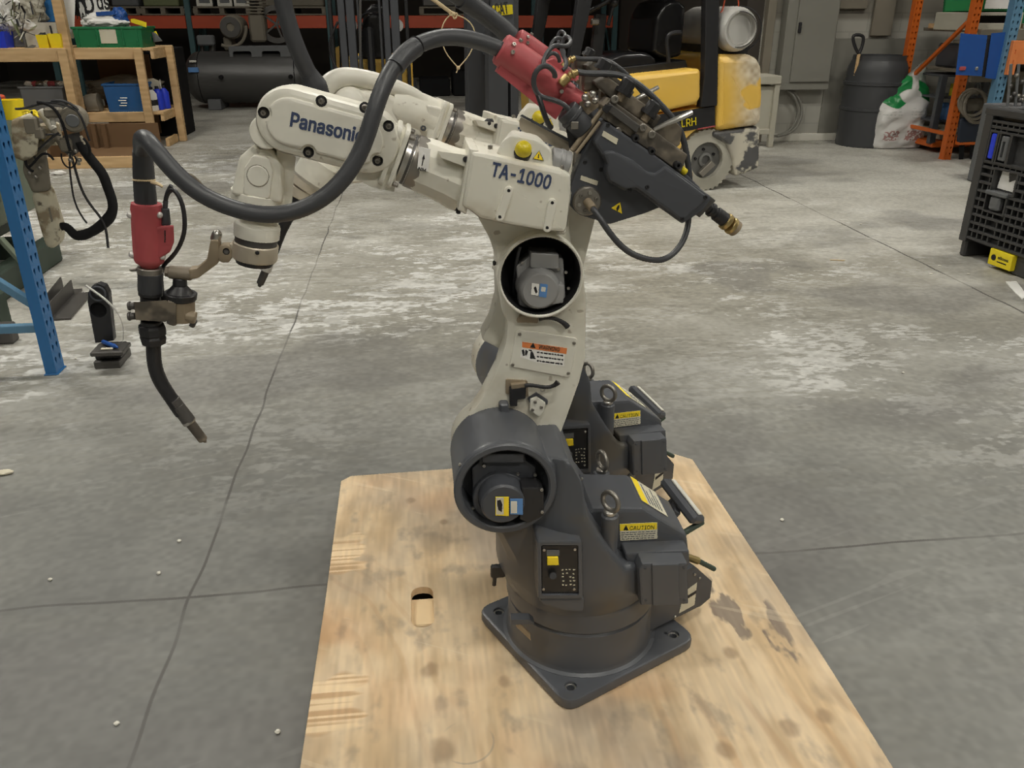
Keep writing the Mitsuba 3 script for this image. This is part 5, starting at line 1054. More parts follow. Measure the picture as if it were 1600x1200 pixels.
fl = C_(422, 38, .35); put('flywheel', lathe([(.20, -.04), (.28, -.04), (.28, .04), (.20, .04), (.20, -.04)], fl + [.1, 0, 0], (0, 1, 0), 40), 'm_darksteel', AC)
put('flywheel_spokes', cat(*[bar(fl + [.1, 0, 0], fl + [.1 + .22 * math.cos(a), 0, .22 * math.sin(a)], .04, .03) for a in np.arange(5) * 1.2566]), 'm_darksteel', AC)
pu = C_(404, 44, .35); put('pump_block', cat(box(pu, (.24, .34, .4), .03), *[box(pu + [0, 0, .22 + .045 * i], (.26, .36, .02), .004) for i in range(7)]), 'm_dust', AC)
put('pump_head', box(pu + [0, 0, .60], (.24, .32, .14), .02), 'm_dust', AC)
put('belt_guard_pipe', tube([C_(x, y, .0) for x, y in ((346, 70), (360, 73), (375, 68), (383, 55), (384, 40))], .025, 10, 30), 'm_dust', AC)
put('pressure_switch', box(C_(322, 63, .2), (.26, .14, .15), .02), 'm_plasticgrey', AC)
put('vertical_pipe', cyl(C_(453, 76, .3), C_(448, 20, .3), .018, n=12), 'm_dullsteel', AC)
put('check_valve', cat(cyl(C_(332, 84, .3), C_(332, 70, .3), .05, n=16), cyl(C_(316, 86, .3), C_(316, 72, .3), .03, n=12)), 'm_darksteel', AC)

# ---------------------------------------------------------------- lift trucks
WF = G(1102, 299); TF = math.radians(10)
fu, fn_ = np.array([math.cos(TF), math.sin(TF), 0]), np.array([-math.sin(TF), math.cos(TF), 0])
def Fp(x, y, v=0): return onplane(x, y, WF + fn_ * v, fn_)
MF = np.eye(4); MF[:3, 0], MF[:3, 1], MF[:3, 2], MF[:3, 3] = fu, [0, 0, 1], fn_, [WF[0], WF[1], 0]
def F2(x, y, v=0): q = Fp(x, y, v) - WF; return (q @ fu, q[2])
def fpr(px, vr, v0, v1, bev=.02, r=.03):
    M = MF.copy(); M[:3, 3] += fn_ * v0; return prism([F2(x, y, vr) for x, y in px], v1 - v0, bev, r, M)
FN = -fn_
LT = thing('forklift', 'yellow forklift with a worn counterweight and gas tank behind the robot arms', 'forklift')
W_ = 1.02
put('hood_panel', fpr([(950, 126), (986, 119), (1096, 107), (1096, 152), (1090, 163), (1013, 181), (972, 176)], 0, .0, W_, .035, .03), 'm_yellow', LT, smooth=50)
put('lower_body', cut(fpr([(968, 178), (1012, 182), (1118, 166), (1118, 232), (1060, 240), (1030, 285), (985, 290)], 0, .015, W_ - .015, .02, .02), cyl(WF + [0, 0, .26] + fn_ * -.2, WF + [0, 0, .26] + fn_ * .32, .285, n=40, bev=0), cyl(WF + [0, 0, .26] + fn_ * .7, WF + [0, 0, .26] + fn_ * 1.3, .285, n=40, bev=0)), 'm_yellow', LT)
put('black_stripe', fpr([(1008, 184), (1013, 182), (1118, 166), (1118, 197), (1072, 205), (1008, 214)], 0, .004, .03, .004, .0), 'm_black', LT)
put('red_line', fpr([(1090, 201), (1118, 196), (1118, 198), (1090, 203)], 0, .0, .01, .001, .0), 'm_red', LT)
put('model_lettering', cat(text('L', Fp(1064, 199, -.001), Fp(1070, 198, -.001), .06, FN, .003), text('RH', Fp(1071, 198, -.001), Fp(1088, 195, -.001), .06, FN, .003)), 'm_gold', LT, smooth=False)
put('model_lettering', text('3', Fp(1012, 197, -.001), Fp(1022, 195, -.001), .05, FN, .003), 'm_gold', LT, smooth=False)
kcw = put('counterweight', fpr([(1119, 92), (1126, 85), (1172, 85), (1184, 90), (1191, 104), (1192, 150), (1189, 196), (1119, 206)], 0, -.02, W_ + .02, .06, .05), 'm_yellow', LT, smooth=50)
cwl = fpr([(1115, 206), (1189, 198), (1187, 262), (1165, 272), (1150, 276), (1146, 250), (1135, 225), (1115, 214)], 0, .0, W_, .03, .02)
put('counterweight_base', cwl, 'm_chip', LT, smooth=50)
put('rear_post', fpr([(1102, -40), (1125, -40), (1122, 60), (1120, 165), (1094, 168), (1100, 120), (1101, 60)], 0, -.01, .07, .008, .0), 'm_black', LT)
put('rear_post', fpr([(1102, -40), (1125, -40), (1122, 60), (1120, 165), (1094, 168), (1100, 120), (1101, 60)], 0, W_ - .07, W_ + .01, .008, .0), 'm_black', LT)
put('front_post', fpr([(908, -40), (934, -40), (912, 60), (903, 105), (886, 108), (894, 60)], 0, -.01, .06, .008, .0), 'm_black', LT)
put('front_post', fpr([(908, -40), (934, -40), (912, 60), (903, 105), (886, 108), (894, 60)], 0, W_ - .06, W_ + .01, .008, .0), 'm_black', LT)
put('overhead_guard', box2((0, 0, 0), (1, 1, 1), .0), 'm_black', LT) if False else put('overhead_guard', fpr([(905, -40), (1127, -48), (1127, -58), (905, -52)], 0, 0, W_, .01, .0), 'm_black', LT)
put('dash', fpr([(888, 88), (910, 95), (914, 130), (880, 150), (872, 110)], 0, .05, W_ - .05, .02, .02), 'm_dkgrey', LT)
put('front_fender', fpr([(868, 118), (905, 104), (948, 122), (970, 178), (968, 262), (940, 284), (876, 285)], 0, .02, W_ - .02, .03, .03), 'm_yellow', LT)
put('floor_plate', fpr([(900, 150), (975, 150), (975, 165), (900, 165)], 0, .05, W_ - .05, .01, .01), 'm_black', LT)
ks_ = put('seat', soften(man(fpr([(958, 113), (966, 92), (985, 86), (1030, 84), (1044, 92), (1046, 108)], 0, .22, .80, .03, .03)), .05, 6), 'm_seat', LT, smooth=60)
put('seat_back', soften(man(fpr([(1040, 84), (1046, 30), (1060, 4), (1078, -2), (1096, 8), (1088, 90), (1060, 96)], 0, .25, .78, .03, .03)), .05, 6), 'm_seat', ks_, smooth=60)
put('seat_base', fpr([(965, 110), (1090, 96), (1094, 110), (975, 124)], 0, .2, .82, .01, .0), 'm_black', LT)
for (x, v) in ((1030, .14), (1044, .80)): put('armrest', tube([Fp(a, b, v) for a, b in ((x + 14, 98), (x + 12, 72), (x + 14, 56), (x + 24, 51), (x + 34, 51))], .018, 10, 30), 'm_black', LT)
put('steering_column', bar(Fp(930, 100, .5), Fp(938, 22, .5), .09, .09), 'm_black', LT)
put('steering_wheel', torus(Fp(935, 10, .5), (-.45, .1, .9), .19, .018, 36, 10), 'm_black', LT)
put('control_lever', cat(cyl(Fp(950, 40, .3), Fp(958, 8, .3), .015, n=10), ball(Fp(960, 4, .3), .035)), 'm_black', LT)
for q_ in ((912, 30), (930, 34)): put('column_switch', box(Fp(*q_, .35), (.07, .05, .05), .01), 'm_dullsteel', LT)
kgt = put('gas_tank', lathe([(0, .0), (.10, .0), (.11, .012), (.125, .012), (.13, -.02), (.145, -.02), (.165, .03), (.17, .08), (.17, .72), (.15, .80), (.0, .82)], Fp(1156, 46, -.02), fn_, 48), 'm_alum', LT, smooth=40)
put('tank_collar', ring(Fp(1156, 46, -.05), Fp(1156, 46, .0), .135, .127, 40), 'm_darksteel', kgt)
put('tank_strap', ring(Fp(1156, 46, .25), Fp(1156, 46, .3), .178, .168, 40), 'm_black', kgt)
put('tank_cradle', fpr([(1130, 72), (1182, 72), (1178, 86), (1132, 86)], 0, .1, W_ - .1, .01, .0), 'm_black', LT)
put('gas_line', tube([Fp(a, b, .1) for a, b in ((1126, 20), (1132, 2), (1140, -20), (1150, -10), (1152, 14))], .006, 8, 20), 'm_rackred', LT)
for v0_ in (.02, W_ - .24):
    kwh = put('rear_tire' , lathe([(.15, 0), (.165, .0), (.20, .006), (.248, .012), (.256, .03), (.256, .19), (.248, .2), (.15, .2), (.15, 0)], WF + [0, 0, .256] + fn_ * v0_, fn_, 64), 'm_tire', LT)
    put('hub', lathe([(0, .05), (.035, .05), (.04, .02), (.06, .025), (.065, .045), (.15, .055), (.165, .02), (.165, .1), (0, .1)], WF + [0, 0, .256] + fn_ * v0_, fn_, 40), 'm_hub', kwh)
    put('tread_blocks', cat(*[xf(box((0, .254, 0), (.022, .012, .18), .002), fr(WF + [0, 0, .256] + fn_ * (v0_ + .1), fn_) @ np.block([[np.array([[math.cos(a), -math.sin(a), 0], [math.sin(a), math.cos(a), 0], [0, 0, 1]]), np.zeros((3, 1))], [np.zeros((1, 3)), np.ones((1, 1))]])) for a in np.arange(36) * math.pi / 18]), 'm_tire', kwh)
    for a_ in (.5, 1.8, 3.0): put('lug_nut', cyl(WF + [0, 0, .256] + fn_ * (v0_ + .03) + fu * .09 * math.cos(a_) + np.array([0, 0, .09 * math.sin(a_)]), WF + [0, 0, .256] + fn_ * (v0_ + .06) + fu * .09 * math.cos(a_) + np.array([0, 0, .09 * math.sin(a_)]), .012, n=8), 'm_ink', kwh)
    put('axle_arm', bar(WF + [-.05, 0, .14] + fn_ * v0_, WF + [.05, 0, .24] + fn_ * v0_, .06, .05), 'm_dullsteel', kwh)
fw_ = Fp(900, 292, 0); fw_[2] = 0
for v0_ in (0.0, W_ - .22): put('front_tire', lathe([(0, .03), (.17, .03), (.19, 0), (.30, .01), (.31, .03), (.31, .2), (0, .2)], fw_ + [0, 0, .31] + fn_ * v0_, fn_, 40), 'm_rubber', LT)
# mast, carriage and forks
for v0_ in (.1, W_ - .24):
    put('mast_rail', fpr([(803, -60), (817, -60), (816, 270), (804, 272)], 0, v0_, v0_ + .14, .006, .0), 'm_rubber', LT)
    put('mast_rail', fpr([(768, -60), (800, -60), (800, 272), (770, 272)], 0, v0_, v0_ + .12, .006, .0), 'm_rubber', LT)
km_ = put('mast_plate', fpr([(768, -30), (802, -30), (804, 46), (770, 46)], 0, .0, .06, .006, .0), 'm_dkgrey', LT)
put('maker_plate', fpr([(769, 9), (800, 7), (801, 22), (769, 26)], 0, -.012, .0, .001, .0), 'm_gold', km_)
put('lettering', text('CAT', Fp(774, 24, -.013), Fp(795, 20.5, -.013), .075, FN, .003), 'm_ink', km_, smooth=False)
put('cross_member', fpr([(790, 60), (850, 80), (850, 110), (795, 92)], 0, .1, W_ - .1, .01, .0), 'm_dkgrey', LT)
put('tilt_cylinder', cyl(Fp(868, 130, .2), Fp(905, 110, .2), .04, n=16), 'm_dkgrey', LT)
for v0_ in (.2, .7): put('fork', cat(fpr([(742, 140), (756, 140), (764, 300), (748, 302)], 0, v0_, v0_ + .12, .006, .0), fpr([(600, 302), (764, 297), (764, 304), (600, 306)], 0, v0_, v0_ + .12, .004, .0)), 'm_dkgrey', LT) if False else None

# second lift truck seen from its mast side, farther back
Y2 = 10.6
def M2(x, y, v=0): return B(x, y, Y2 + v)
L2 = thing('forklift', 'farther forklift seen from the front, black mast before a yellow body', 'forklift')
def m2r(px0, px1, v0, v1, m, name, bev=.006, z0=None, z1=None):
    a, b = M2(*px0, v0), M2(*px1, v0); a[2] = a[2] if z1 is None else z1; b[2] = b[2] if z0 is None else z0; b[1] = Y2 + v1
    return put(name, box2(a, b, bev), m, L2)
for (x0, x1) in ((526, 537), (539, 552), (597, 607), (609, 622)): m2r((x0, 0), (x1, 0), .0, .14, 'm_dkgrey', 'mast_rail', .006, .06, 2.3)
for (x0, x1) in ((556, 560), (590, 594)): m2r((x0, 0), (x1, 0), .03, .12, 'm_rubber', 'inner_rail', .004, .1, 2.3)
for (x0, x1) in ((511, 517), (631, 637)): m2r((x0, 0), (x1, 0), .2, .28, 'm_black', 'guard_post', .006, .4, 2.3)
m2r((568, 0), (580, 0), .08, .2, 'm_black', 'lift_cylinder', .03, .1, 1.25)
for yy in (-10, 128): put('cross_member', box2(M2(526, yy, .1), M2(622, yy + 12, .1) + [0, .08, 0], .01), 'm_black', L2)
put('body', box2((M2(520, 0)[0], Y2 + .45, .25), (M2(640, 0)[0], Y2 + 2.2, M2(560, 93, .45)[2]), .04), 'm_yellow', L2)
put('fender', hull([M2(x, y, v) for x, y in ((628, 80), (640, 74), (642, 140), (626, 140)) for v in (.3, .7)]), 'm_yellow', L2)
put('fender', hull([M2(x, y, v) for x, y in ((524, 74), (530, 72), (532, 140), (520, 140)) for v in (.3, .7)]), 'm_yellow', L2)
put('cowl', soften(man(hull([M2(x, y, v) for x, y in ((563, 95), (566, 40), (576, 20), (596, 20), (606, 45), (608, 95)) for v in (.5, .9)])), .06, 6), 'm_seat', L2, smooth=60)
put('seat', soften(man(hull([M2(x, y, v) for x, y in ((566, 60), (568, 20), (580, 6), (600, 8), (606, 60)) for v in (1.2, 1.4)])), .06, 6), 'm_seat', L2, smooth=60)
put('steering_wheel', torus(M2(584, 32, .8), (0, -.5, .85), .17, .02, 36, 10), 'm_seat', L2)
for x in (549, 621): put('headlight', cat(cyl(M2(x, 40, .15), M2(x, 40, .22), .07, n=20)), 'm_alum', L2)
for x in (549, 562): put('work_lamp', box(M2(x, 90, .16), (.05, .04, .04), .006), 'm_offwhite', L2)
put('hose', tube([M2(x, y, -.02) for x, y in ((528, 34), (518, 56), (515, 75), (520, 95), (527, 108))], .014, 8, 24), 'm_black', L2)
put('chain', cat(*[box(M2(563, y, .02), (.03, .02, .05), .004) for y in range(-5, 130, 5)]), 'm_darksteel', L2)
for x in (514, 632): put('front_tire', cyl((M2(x, 0)[0] - .1, Y2 + .75, .32), (M2(x, 0)[0] + .1, Y2 + .75, .32), .32, n=32, bev=.03), 'm_rubber', L2)
for x in (540, 610): put('fork', box2((M2(x, 0)[0] - .06, Y2 - .9, .04), (M2(x, 0)[0] + .06, Y2, .09), .006), 'm_black', L2)
one('floor_locker', cat(box((M2(507, 0)[0], 13.0, .35), (.25, .3, .7), .03)), 'm_matte', 'small black cabinet on the floor between the compressor and the farther forklift', 'cabinet') 
# ---------------------------------------------------------------- right side: wall things
def Wp(x, y, v=0): return B(x, y, WY - v)
PB = thing('wall_cabinet', 'tall grey electrical cabinet fixed to the block wall', 'cabinet')
z0c = Wp(1250, 141, .16)[2]
xa, xb = Wp(1221, 100, .16)[0], Wp(1300, 100, .16)[0]
put('cabinet_body', box2((xa, WY - .16, z0c), (xb, WY, 3.0), .008), 'm_wallgrey', PB)
put('cabinet_door', box2((Wp(1237, 100, .17)[0], WY - .185, z0c + .09), (xb - .02, WY - .16, 2.9), .004), 'm_wallgrey', PB)
put('door_handle', box(Wp(1250, 43, .20), (.03, .03, .11), .006), 'm_ink', PB)
one('wall_post', box2((Wp(1203, 0, .1)[0], WY - .09, 0), (Wp(1216, 0, .1)[0], WY, 3.4), .006), 'm_dust', 'dark brown post standing against the wall left of the electrical cabinet', 'post')
one('wall_board', box2(Wp(1302, -40, .06), Wp(1355, 14, .06) + [0, .05, 0], .004), 'm_dust', 'brown board on the wall above the black barrel', 'board')
one('wall_strip', box2(Wp(1376, -40, .06), Wp(1392, 56, .06) + [0, .04, 0], .004), 'm_dust', 'narrow slotted strip on the wall behind the barrel', 'strip')
one('wall_sheet', box2((Wp(1300, 60, .03)[0], WY - .02, .0), (Wp(1430, 60, .03)[0], WY - .002, Wp(1320, 60, .03)[2]), .004), 'm_wallgrey', 'added grey sheet standing in for the barrel shadow on the wall', 'sheet')  # flat sheet added where the barrel throws its soft shadow
kc = thing('conduit', 'two grey conduits running down from the cabinet and bending left', 'conduit')
for i, x in enumerate((1252, 1246)):
    put('pipe', tube([[Wp(x, 0, .08)[0], WY - .08 - .02 * i, z0c], Wp(x, 165, .08 + .02 * i), Wp(x - 1, 185, .1), Wp(x - 9, 200, .14), Wp(x - 22, 209, .2), Wp(x - 38, 213, .25)], .015, 12, 30), 'm_wallgrey', kc)
FC = thing('floor_cabinet', 'worn pale steel machine cabinet standing on the floor behind the forklift', 'cabinet')
fx1 = B(1222, 120, 9.35)[0]
put('body', box2((fx1 - 1.1, 9.4, .16), (fx1 - .02, 9.75, B(1210, 127, 9.4)[2] - .05), .01), 'm_dirtywhite', FC)
put('top', box2((fx1 - 1.15, 9.34, B(1210, 127, 9.4)[2] - .03), (fx1, 9.78, B(1210, 118, 9.4)[2]), .01), 'm_dirtywhite', FC)
for x in (fx1 - 1.12, fx1 - .06): put('leg', box2((x, 9.36, 0), (x + .06, 9.42, B(1210, 120, 9.4)[2] - .02), .006), 'm_dirtywhite', FC)
put('sill', box2((fx1 - 1.1, 9.37, .14), (fx1, 9.42, .20), .006), 'm_dirtywhite', FC)
# barrel with a shovel
bc = np.array([B(1356, 200, 9.46)[0], 9.46, 0]); Rb = .333
BR = thing('barrel', 'large black ribbed plastic barrel standing by the wall', 'barrel')
hb_ = B(1362, 86, bc[1])[2]
put('barrel_body', lathe([(0, 0), (Rb * .98, 0), (Rb, .02), (Rb, hb_ * .40), (Rb * 1.035, hb_ * .405), (Rb * 1.035, hb_ * .435), (Rb, hb_ * .44), (Rb * .99, hb_ * .68), (Rb * 1.03, hb_ * .685), (Rb * 1.03, hb_ * .715), (Rb * .98, hb_ * .72), (Rb * .95, hb_ * .79), (Rb * .96, hb_ * .80), (Rb * .94, hb_ * .88), (Rb * .86, hb_ * .94), (Rb * .84, hb_ * .95), (Rb * .84, hb_), (Rb * .80, hb_), (Rb * .80, hb_ * .6), (0, hb_ * .6)], bc, n=56), 'm_barrel', BR)
SH = thing('shovel', 'shovel handle with a D grip sticking up out of the black barrel', 'shovel')
sp = B(1342, 84, bc[1] - .1)
put('shaft', cyl([sp[0] + .02, sp[1] + .05, .62], sp, .018, n=12), 'm_wood', SH)
put('grip', tube([B(x, y, bc[1] - .1) for x, y in ((1342, 84), (1336, 73), (1333, 60), (1334, 56), (1347, 56), (1349, 60), (1347, 72), (1342, 84))], .017, 10, 40), 'm_black', SH)
# bag
gb = G(1408, 234); BG = thing('bag', 'upright white sack with a green top and reddish print beside the barrel', 'bag')
u_, s_ = np.mgrid[0:1:41j, 0:1:61j]
W2, D2, H2 = .29, .16, .80
v = []; rb_ = np.random.default_rng(12)
for i in range(41):
    t = i / 40; pinch = 1 - .55 * max(0, t - .62) / .38; th = math.sin(math.pi * min(1, .06 + t * .98)) ** .4 * (1 - .75 * max(0, t - .5) / .5)
    for j in range(60):
        a = 2 * math.pi * j / 60; ca, sa = math.cos(a), math.sin(a)
        x = W2 * pinch * math.copysign(abs(ca) ** .6, ca) + .05 * t * t - .0; y = D2 * th * math.copysign(abs(sa) ** .8, sa)
        v.append((x, y, t * H2 * (1 + .06 * math.sin(6 * x) * (t > .7)) + (.10 * ca * max(0, t - .72) / .28)))
v = np.array(v); nz_ = meshkit.fbm(v * 7, 3, 4) - .5; v[:, 1] += nz_ * .12; v[:, 0] += (meshkit.fbm(v * 6 + 9, 3, 5) - .5) * .06
v[:, 2] = np.maximum(v[:, 2], .005)
f = [(i * 60 + j, i * 60 + (j + 1) % 60, (i + 1) * 60 + (j + 1) % 60) for i in range(40) for j in range(60)] + [(i * 60 + j, (i + 1) * 60 + (j + 1) % 60, (i + 1) * 60 + j) for i in range(40) for j in range(60)]
vb = len(v); v = np.vstack([v, [v[:60].mean(0)], [v[-60:].mean(0)]]); f += [(vb, (j + 1) % 60, j) for j in range(60)] + [(vb + 1, 40 * 60 + j, 40 * 60 + (j + 1) % 60) for j in range(60)]
gx, gy = gb[0], gb[1] + .16
v = v + [gx, gy, 0]
def f_bag(p, n, uv):
    x, z = p.x - gx, p.z
    white = mi.Color3f(.66, .65, .63); green = mi.Color3f(.015, .22, .06)
    edge = .50 + .10 * x + .05 * dr.sin(x * 14)
    band = smoothstep(.045, .03, dr.abs(x - .06 - (z - .45) * .12)) * smoothstep(.28, .32, z)
    spot = smoothstep(.08, .07, dr.sqrt(dr.square((x - .05) * .6) + dr.square(z - .56)))
    c = mix(white, green, smoothstep(edge - .005, edge + .005, z))
    c = mix(c, white, dr.maximum(band, spot) * .95)
    c = mix(c, mi.Color3f(.45, .46, .44), smoothstep(.77, .79, z + x * .4) * .8)
    pr_ = smoothstep(.09, .10, z) * smoothstep(.21, .20, z) * smoothstep(.03, .04, dr.abs(x)) * smoothstep(.22, .21, dr.abs(x)) * smoothstep(.42, .5, noise(x * 60, z * 80))
    c = mix(c, mi.Color3f(.33, .10, .09), pr_ * .75)
    ln = smoothstep(.30, .36, z) * smoothstep(.46, .44, z) * smoothstep(.05, .06, dr.abs(x)) * smoothstep(.6, .7, dr.sin(z * 190)) * smoothstep(.4, .5, noise(x * 50, z * 40))
    return mix(c, mi.Color3f(.3, .33, .3), ln * .5)
pbr('m_bag', P(f_bag), .35)
put('sack', tm(v, f), 'm_bag', BG, smooth=True)

# orange rack with shelves
YO, XO = 8.36, 5.50
OR = thing('pallet_rack', 'orange pallet rack end frame standing by the wall', 'pallet rack')
rack_post(XO, YO, 3.0, .085, .075, 'm_rackorange', OR, '-y', .06, .009, .017)
YO2 = 9.35; XO2 = B(1411, 130, YO2)[0]
rack_post(XO2, YO2, 3.0, .085, .075, 'm_rackorange', OR, '-y', .06, .009, .017)
zb0, zb1 = B(1432, 125, YO2)[2], B(1505, 35, YO)[2]
put('diagonal_brace', bar((XO2 + .03, YO2 - .05, zb0), (XO - .02, YO + .05, zb1), .035, .035), 'm_rackorange', OR)
put('horizontal_brace', bar((XO2, YO2, .25), (XO, YO, .25), .035, .035), 'm_rackorange', OR)
put('horizontal_brace', bar((XO2, YO2, 2.4), (XO, YO, 2.4), .035, .035), 'm_rackorange', OR)
for zsh, nm in ((B(1450, 46, 8.9)[2], 'upper'), (B(1450, 108, 8.9)[2], 'middle'), (.24, 'lower')):
    put('shelf_deck', box2((5.62, YO - .02, zsh - .02), (8.5, YO2 + .05, zsh + .01), .004), 'm_dust', OR)
    put('shelf_beam', box2((5.56, YO - .07, zsh - .09), (8.5, YO - .02, zsh + .01), .004), 'm_rackorange' if nm == 'lower' else 'm_dust', OR)
rack_post(8.45, YO, 3.0, .085, .075, 'm_rackorange', OR, '-y', .06, .009, .017)
zu, zm = B(1450, 46, 8.9)[2] + .01, B(1450, 108, 8.9)[2] + .01
def on(x, px, Y): return B(px, 0, Y)[0]
bin_('green_tote', 'dark green tote on the upper shelf between the orange posts', (6.0, 8.9, zu + .05), .7, (.6, .45), 'm_bingreen')
gx2, gzc, gzt = B(1557, 18, 8.45)[0], B(1557, 48, 8.45)[2], B(1557, 19, 8.45)[2]
bin_('green_tote', 'green tote with a white paper on the upper shelf beside the blue post', (gx2, 8.72, gzt + .01), .52, (.5, .4), 'm_green')
one('white_paper', box((gx2, 8.452, gzt + .16), (.27, .008, .26), .001), 'm_white', 'white paper stuck on the front of the bright green tote', 'paper')
kc2 = thing('shelf_case', 'pale case with a dark slot under the bright green tote', 'case')
put('case_body', cut(box2((gx2 - .3, 8.45, gzc), (gx2 + .3, 9.0, gzt), .006), box2((gx2 - .22, 8.3, gzc + .07), (gx2 + .24, 8.8, gzt - .03), 0)), 'm_dirtywhite', kc2)
put('slot', box2((gx2 - .23, 8.6, gzc + .06), (gx2 + .25, 8.62, gzt - .02), .002), 'm_ink', kc2)
one('carton', box((5.95, 9.0, zu + .02), (.75, .5, .05), .006), 'm_wood', 'flat brown board under the dark green tote', 'board')
one('yellow_box', box((5.9, 8.9, zm + .05), (.22, .2, .09), .01), 'm_binyellow', 'small dull yellow box on the middle shelf behind the brace', 'box')
one('grey_case', box((6.7, 8.7, zm + .16), (.8, .5, .3), .015), 'm_dirtywhite', 'grey case with a dark opening on the middle shelf', 'case')
one('dark_machine', box((5.95, 9.0, zm + .12), (.5, .4, .24), .02), 'm_dkgrey', 'dark housing at the back of the middle shelf', 'housing')
# dark trolley behind the sack
CT = thing('trolley', 'dark steel trolley with lilac goods behind the orange post', 'trolley')
cx0, cx1, cy0 = B(1461, 200, 8.75)[0], B(1500, 200, 8.75)[0] + .2, 8.75
for x in (cx0, cx1): put('post', box2((x - .035, cy0, .1), (x + .035, cy0 + .06, .80), .004), 'm_dkgrey', CT)
for z in (.34, .58, .8): put('tray', box2((cx0, cy0 + .05, z - .02), (cx1, cy0 + .5, z), .004), 'm_dkgrey', CT)
put('base', box2((cx0, cy0, .06), (cx1, cy0 + .5, .12), .006), 'm_rackorange', CT)
one('lilac_bottle', lathe([(0, 0), (.07, 0), (.075, .02), (.075, .12), (.03, .17), (0, .17)], (cx0 + .16, cy0 + .15, .34), n=20), 'm_labelblue', 'lilac blue bottle on the lower tray of the dark trolley', 'bottle')
one('yellow_tin', cyl((cx0 + .28, cy0 + .2, .58), (cx0 + .28, cy0 + .2, .70), .06, n=20), 'm_gold', 'dull yellow tin on the upper tray of the dark trolley', 'tin')
one('cardboard_box', box((cx0 + .25, cy0 + .2, .125 + .08), (.22, .2, .16), .006), 'm_paper', 'small cardboard box at the bottom of the dark trolley', 'box')
# blue post, its beam end and the blue control box
XB, YB = B(1556, 150, 7.75)[0], 7.75
RB = thing('pallet_rack', 'blue perforated rack post at the right edge with an orange beam', 'pallet rack')
rack_post(XB, YB, 3.0, .095, .085, 'm_racksteel', RB, '-y', .06, .011, .020)
zo0, zo1 = B(1590, 63, YB)[2], B(1590, 100, YB)[2]
put('beam', box2((XB + .03, YB - .085, zo1), (XB + 2.2, YB - .04, zo0), .005), 'm_orange', RB)
put('beam_connector', cut(box2((XB - .005, YB - .092, zo1 - .09), (XB + .07, YB - .047, zo0), .003), *[box((XB + .03, YB - .09, zo1 + .02 + .09 * i), (.014, .05, .035), .0) for i in range(2)]), 'm_orange', RB)
put('deck', box2((XB + .03, YB - .04, zo0 - .05), (XB + 2.2, YB + .9, zo0 - .02), .004), 'm_dust', RB)
rack_post(XB + 2.2, YB, 3.0, .095, .085, 'm_racksteel', RB, '-y', .06, .011, .020)
CB = thing('control_box', 'blue steel control box hung on the rack above the orange post', 'control box')
YX = 7.72
b0, b1 = B(1499, 54, YX), B(1548, 119, YX)
put('front_panel', hull([B(x, y, YX + v) for x, y in ((1501, 52), (1543, 55), (1534, 119), (1493, 117)) for v in (0, .28)]), 'm_boxblue', CB)
put('side_panel', hull([B(x, y, YX + .02 + v) for x, y in ((1549, 52), (1571, 50), (1559, 124), (1539, 122)) for v in (0, .26)]), 'm_boxblue', CB)
put('hinge', hull([B(x, y, YX + .03 + v) for x, y in ((1543, 55), (1550, 55), (1540, 120), (1534, 120)) for v in (0, .2)]), 'm_ink', CB)
put('latch', box(B(1504, 107, YX - .005), (.06, .02, .035), .006), 'm_red', CB); put('latch', box(B(1526, 107, YX - .005), (.03, .02, .03), .006), 'm_steel', CB)
put('hanger', box2(B(1522, 70, YX + .28), B(1545, 85, YX + .28) + [0, .25, 0], .01), 'm_dkgrey', CB)
# pump with ropes under the box
PU = thing('pump', 'dark navy pump wrapped in brown rope standing under the control box', 'pump')
pg = G(1516, 248); pg[1] += .05
def Pp(x, y, v=0): return B(x, y, pg[1] + v)
put('tank', soften(man(hull([Pp(x, y, v) for x, y in ((1499, 185), (1536, 178), (1532, 222), (1494, 224)) for v in (-.12, .2)])), .04, 5), 'm_navytank', PU, smooth=50)
put('stand', cat(*[hull([Pp(x, y, v) for x, y in ((a, 220), (a + 9, 220), (a + 6, 250), (a - 1, 250)) for v in (-.08, .1)]) for a in (1499, 1516)]), 'm_matte', PU)
put('rope_coil', cat(*[torus(Pp(1519 + i * 3, 160 + i * 4, -.12), (.2 * i - .2, -1, .3), .13 + .01 * i, .016, 32, 8) for i in range(3)]), 'm_dust', PU)
put('head', soften(man(hull([Pp(x, y, v) for x, y in ((1510, 156), (1538, 152), (1540, 172), (1512, 175)) for v in (-.05, .12)])), .03, 4), 'm_dust', PU)
put('hose', tube([Pp(x, y, -.05) for x, y in ((1521, 150), (1524, 138), (1530, 120), (1532, 140), (1545, 150), (1550, 165))], .014, 8, 30), 'm_plasticgrey', PU)
# metal clutter behind the blue post
CL = thing('wire_rack', 'grey wire stand with shiny bits behind the black bulk bin', 'wire stand')
for x in (1580, 1592, 1604): put('rod', cyl(B(x, 100, 6.9), B(x - 6, 168, 6.9), .012, n=10), 'm_plasticgrey', CL)
put('base', box2((B(1570, 170, 6.9)[0], 6.7, .0), (B(1640, 170, 6.9)[0], 7.2, B(1590, 166, 6.9)[2]), .01), 'm_plasticgrey', CL)
r_ = np.random.default_rng(9)
for i in range(9): put('fitting', ball(B(1578 + r_.uniform(0, 22), 115 + r_.uniform(0, 45), 6.9), .02, sub=1), 'm_dullsteel' if i % 2 else 'm_darksteel', CL)

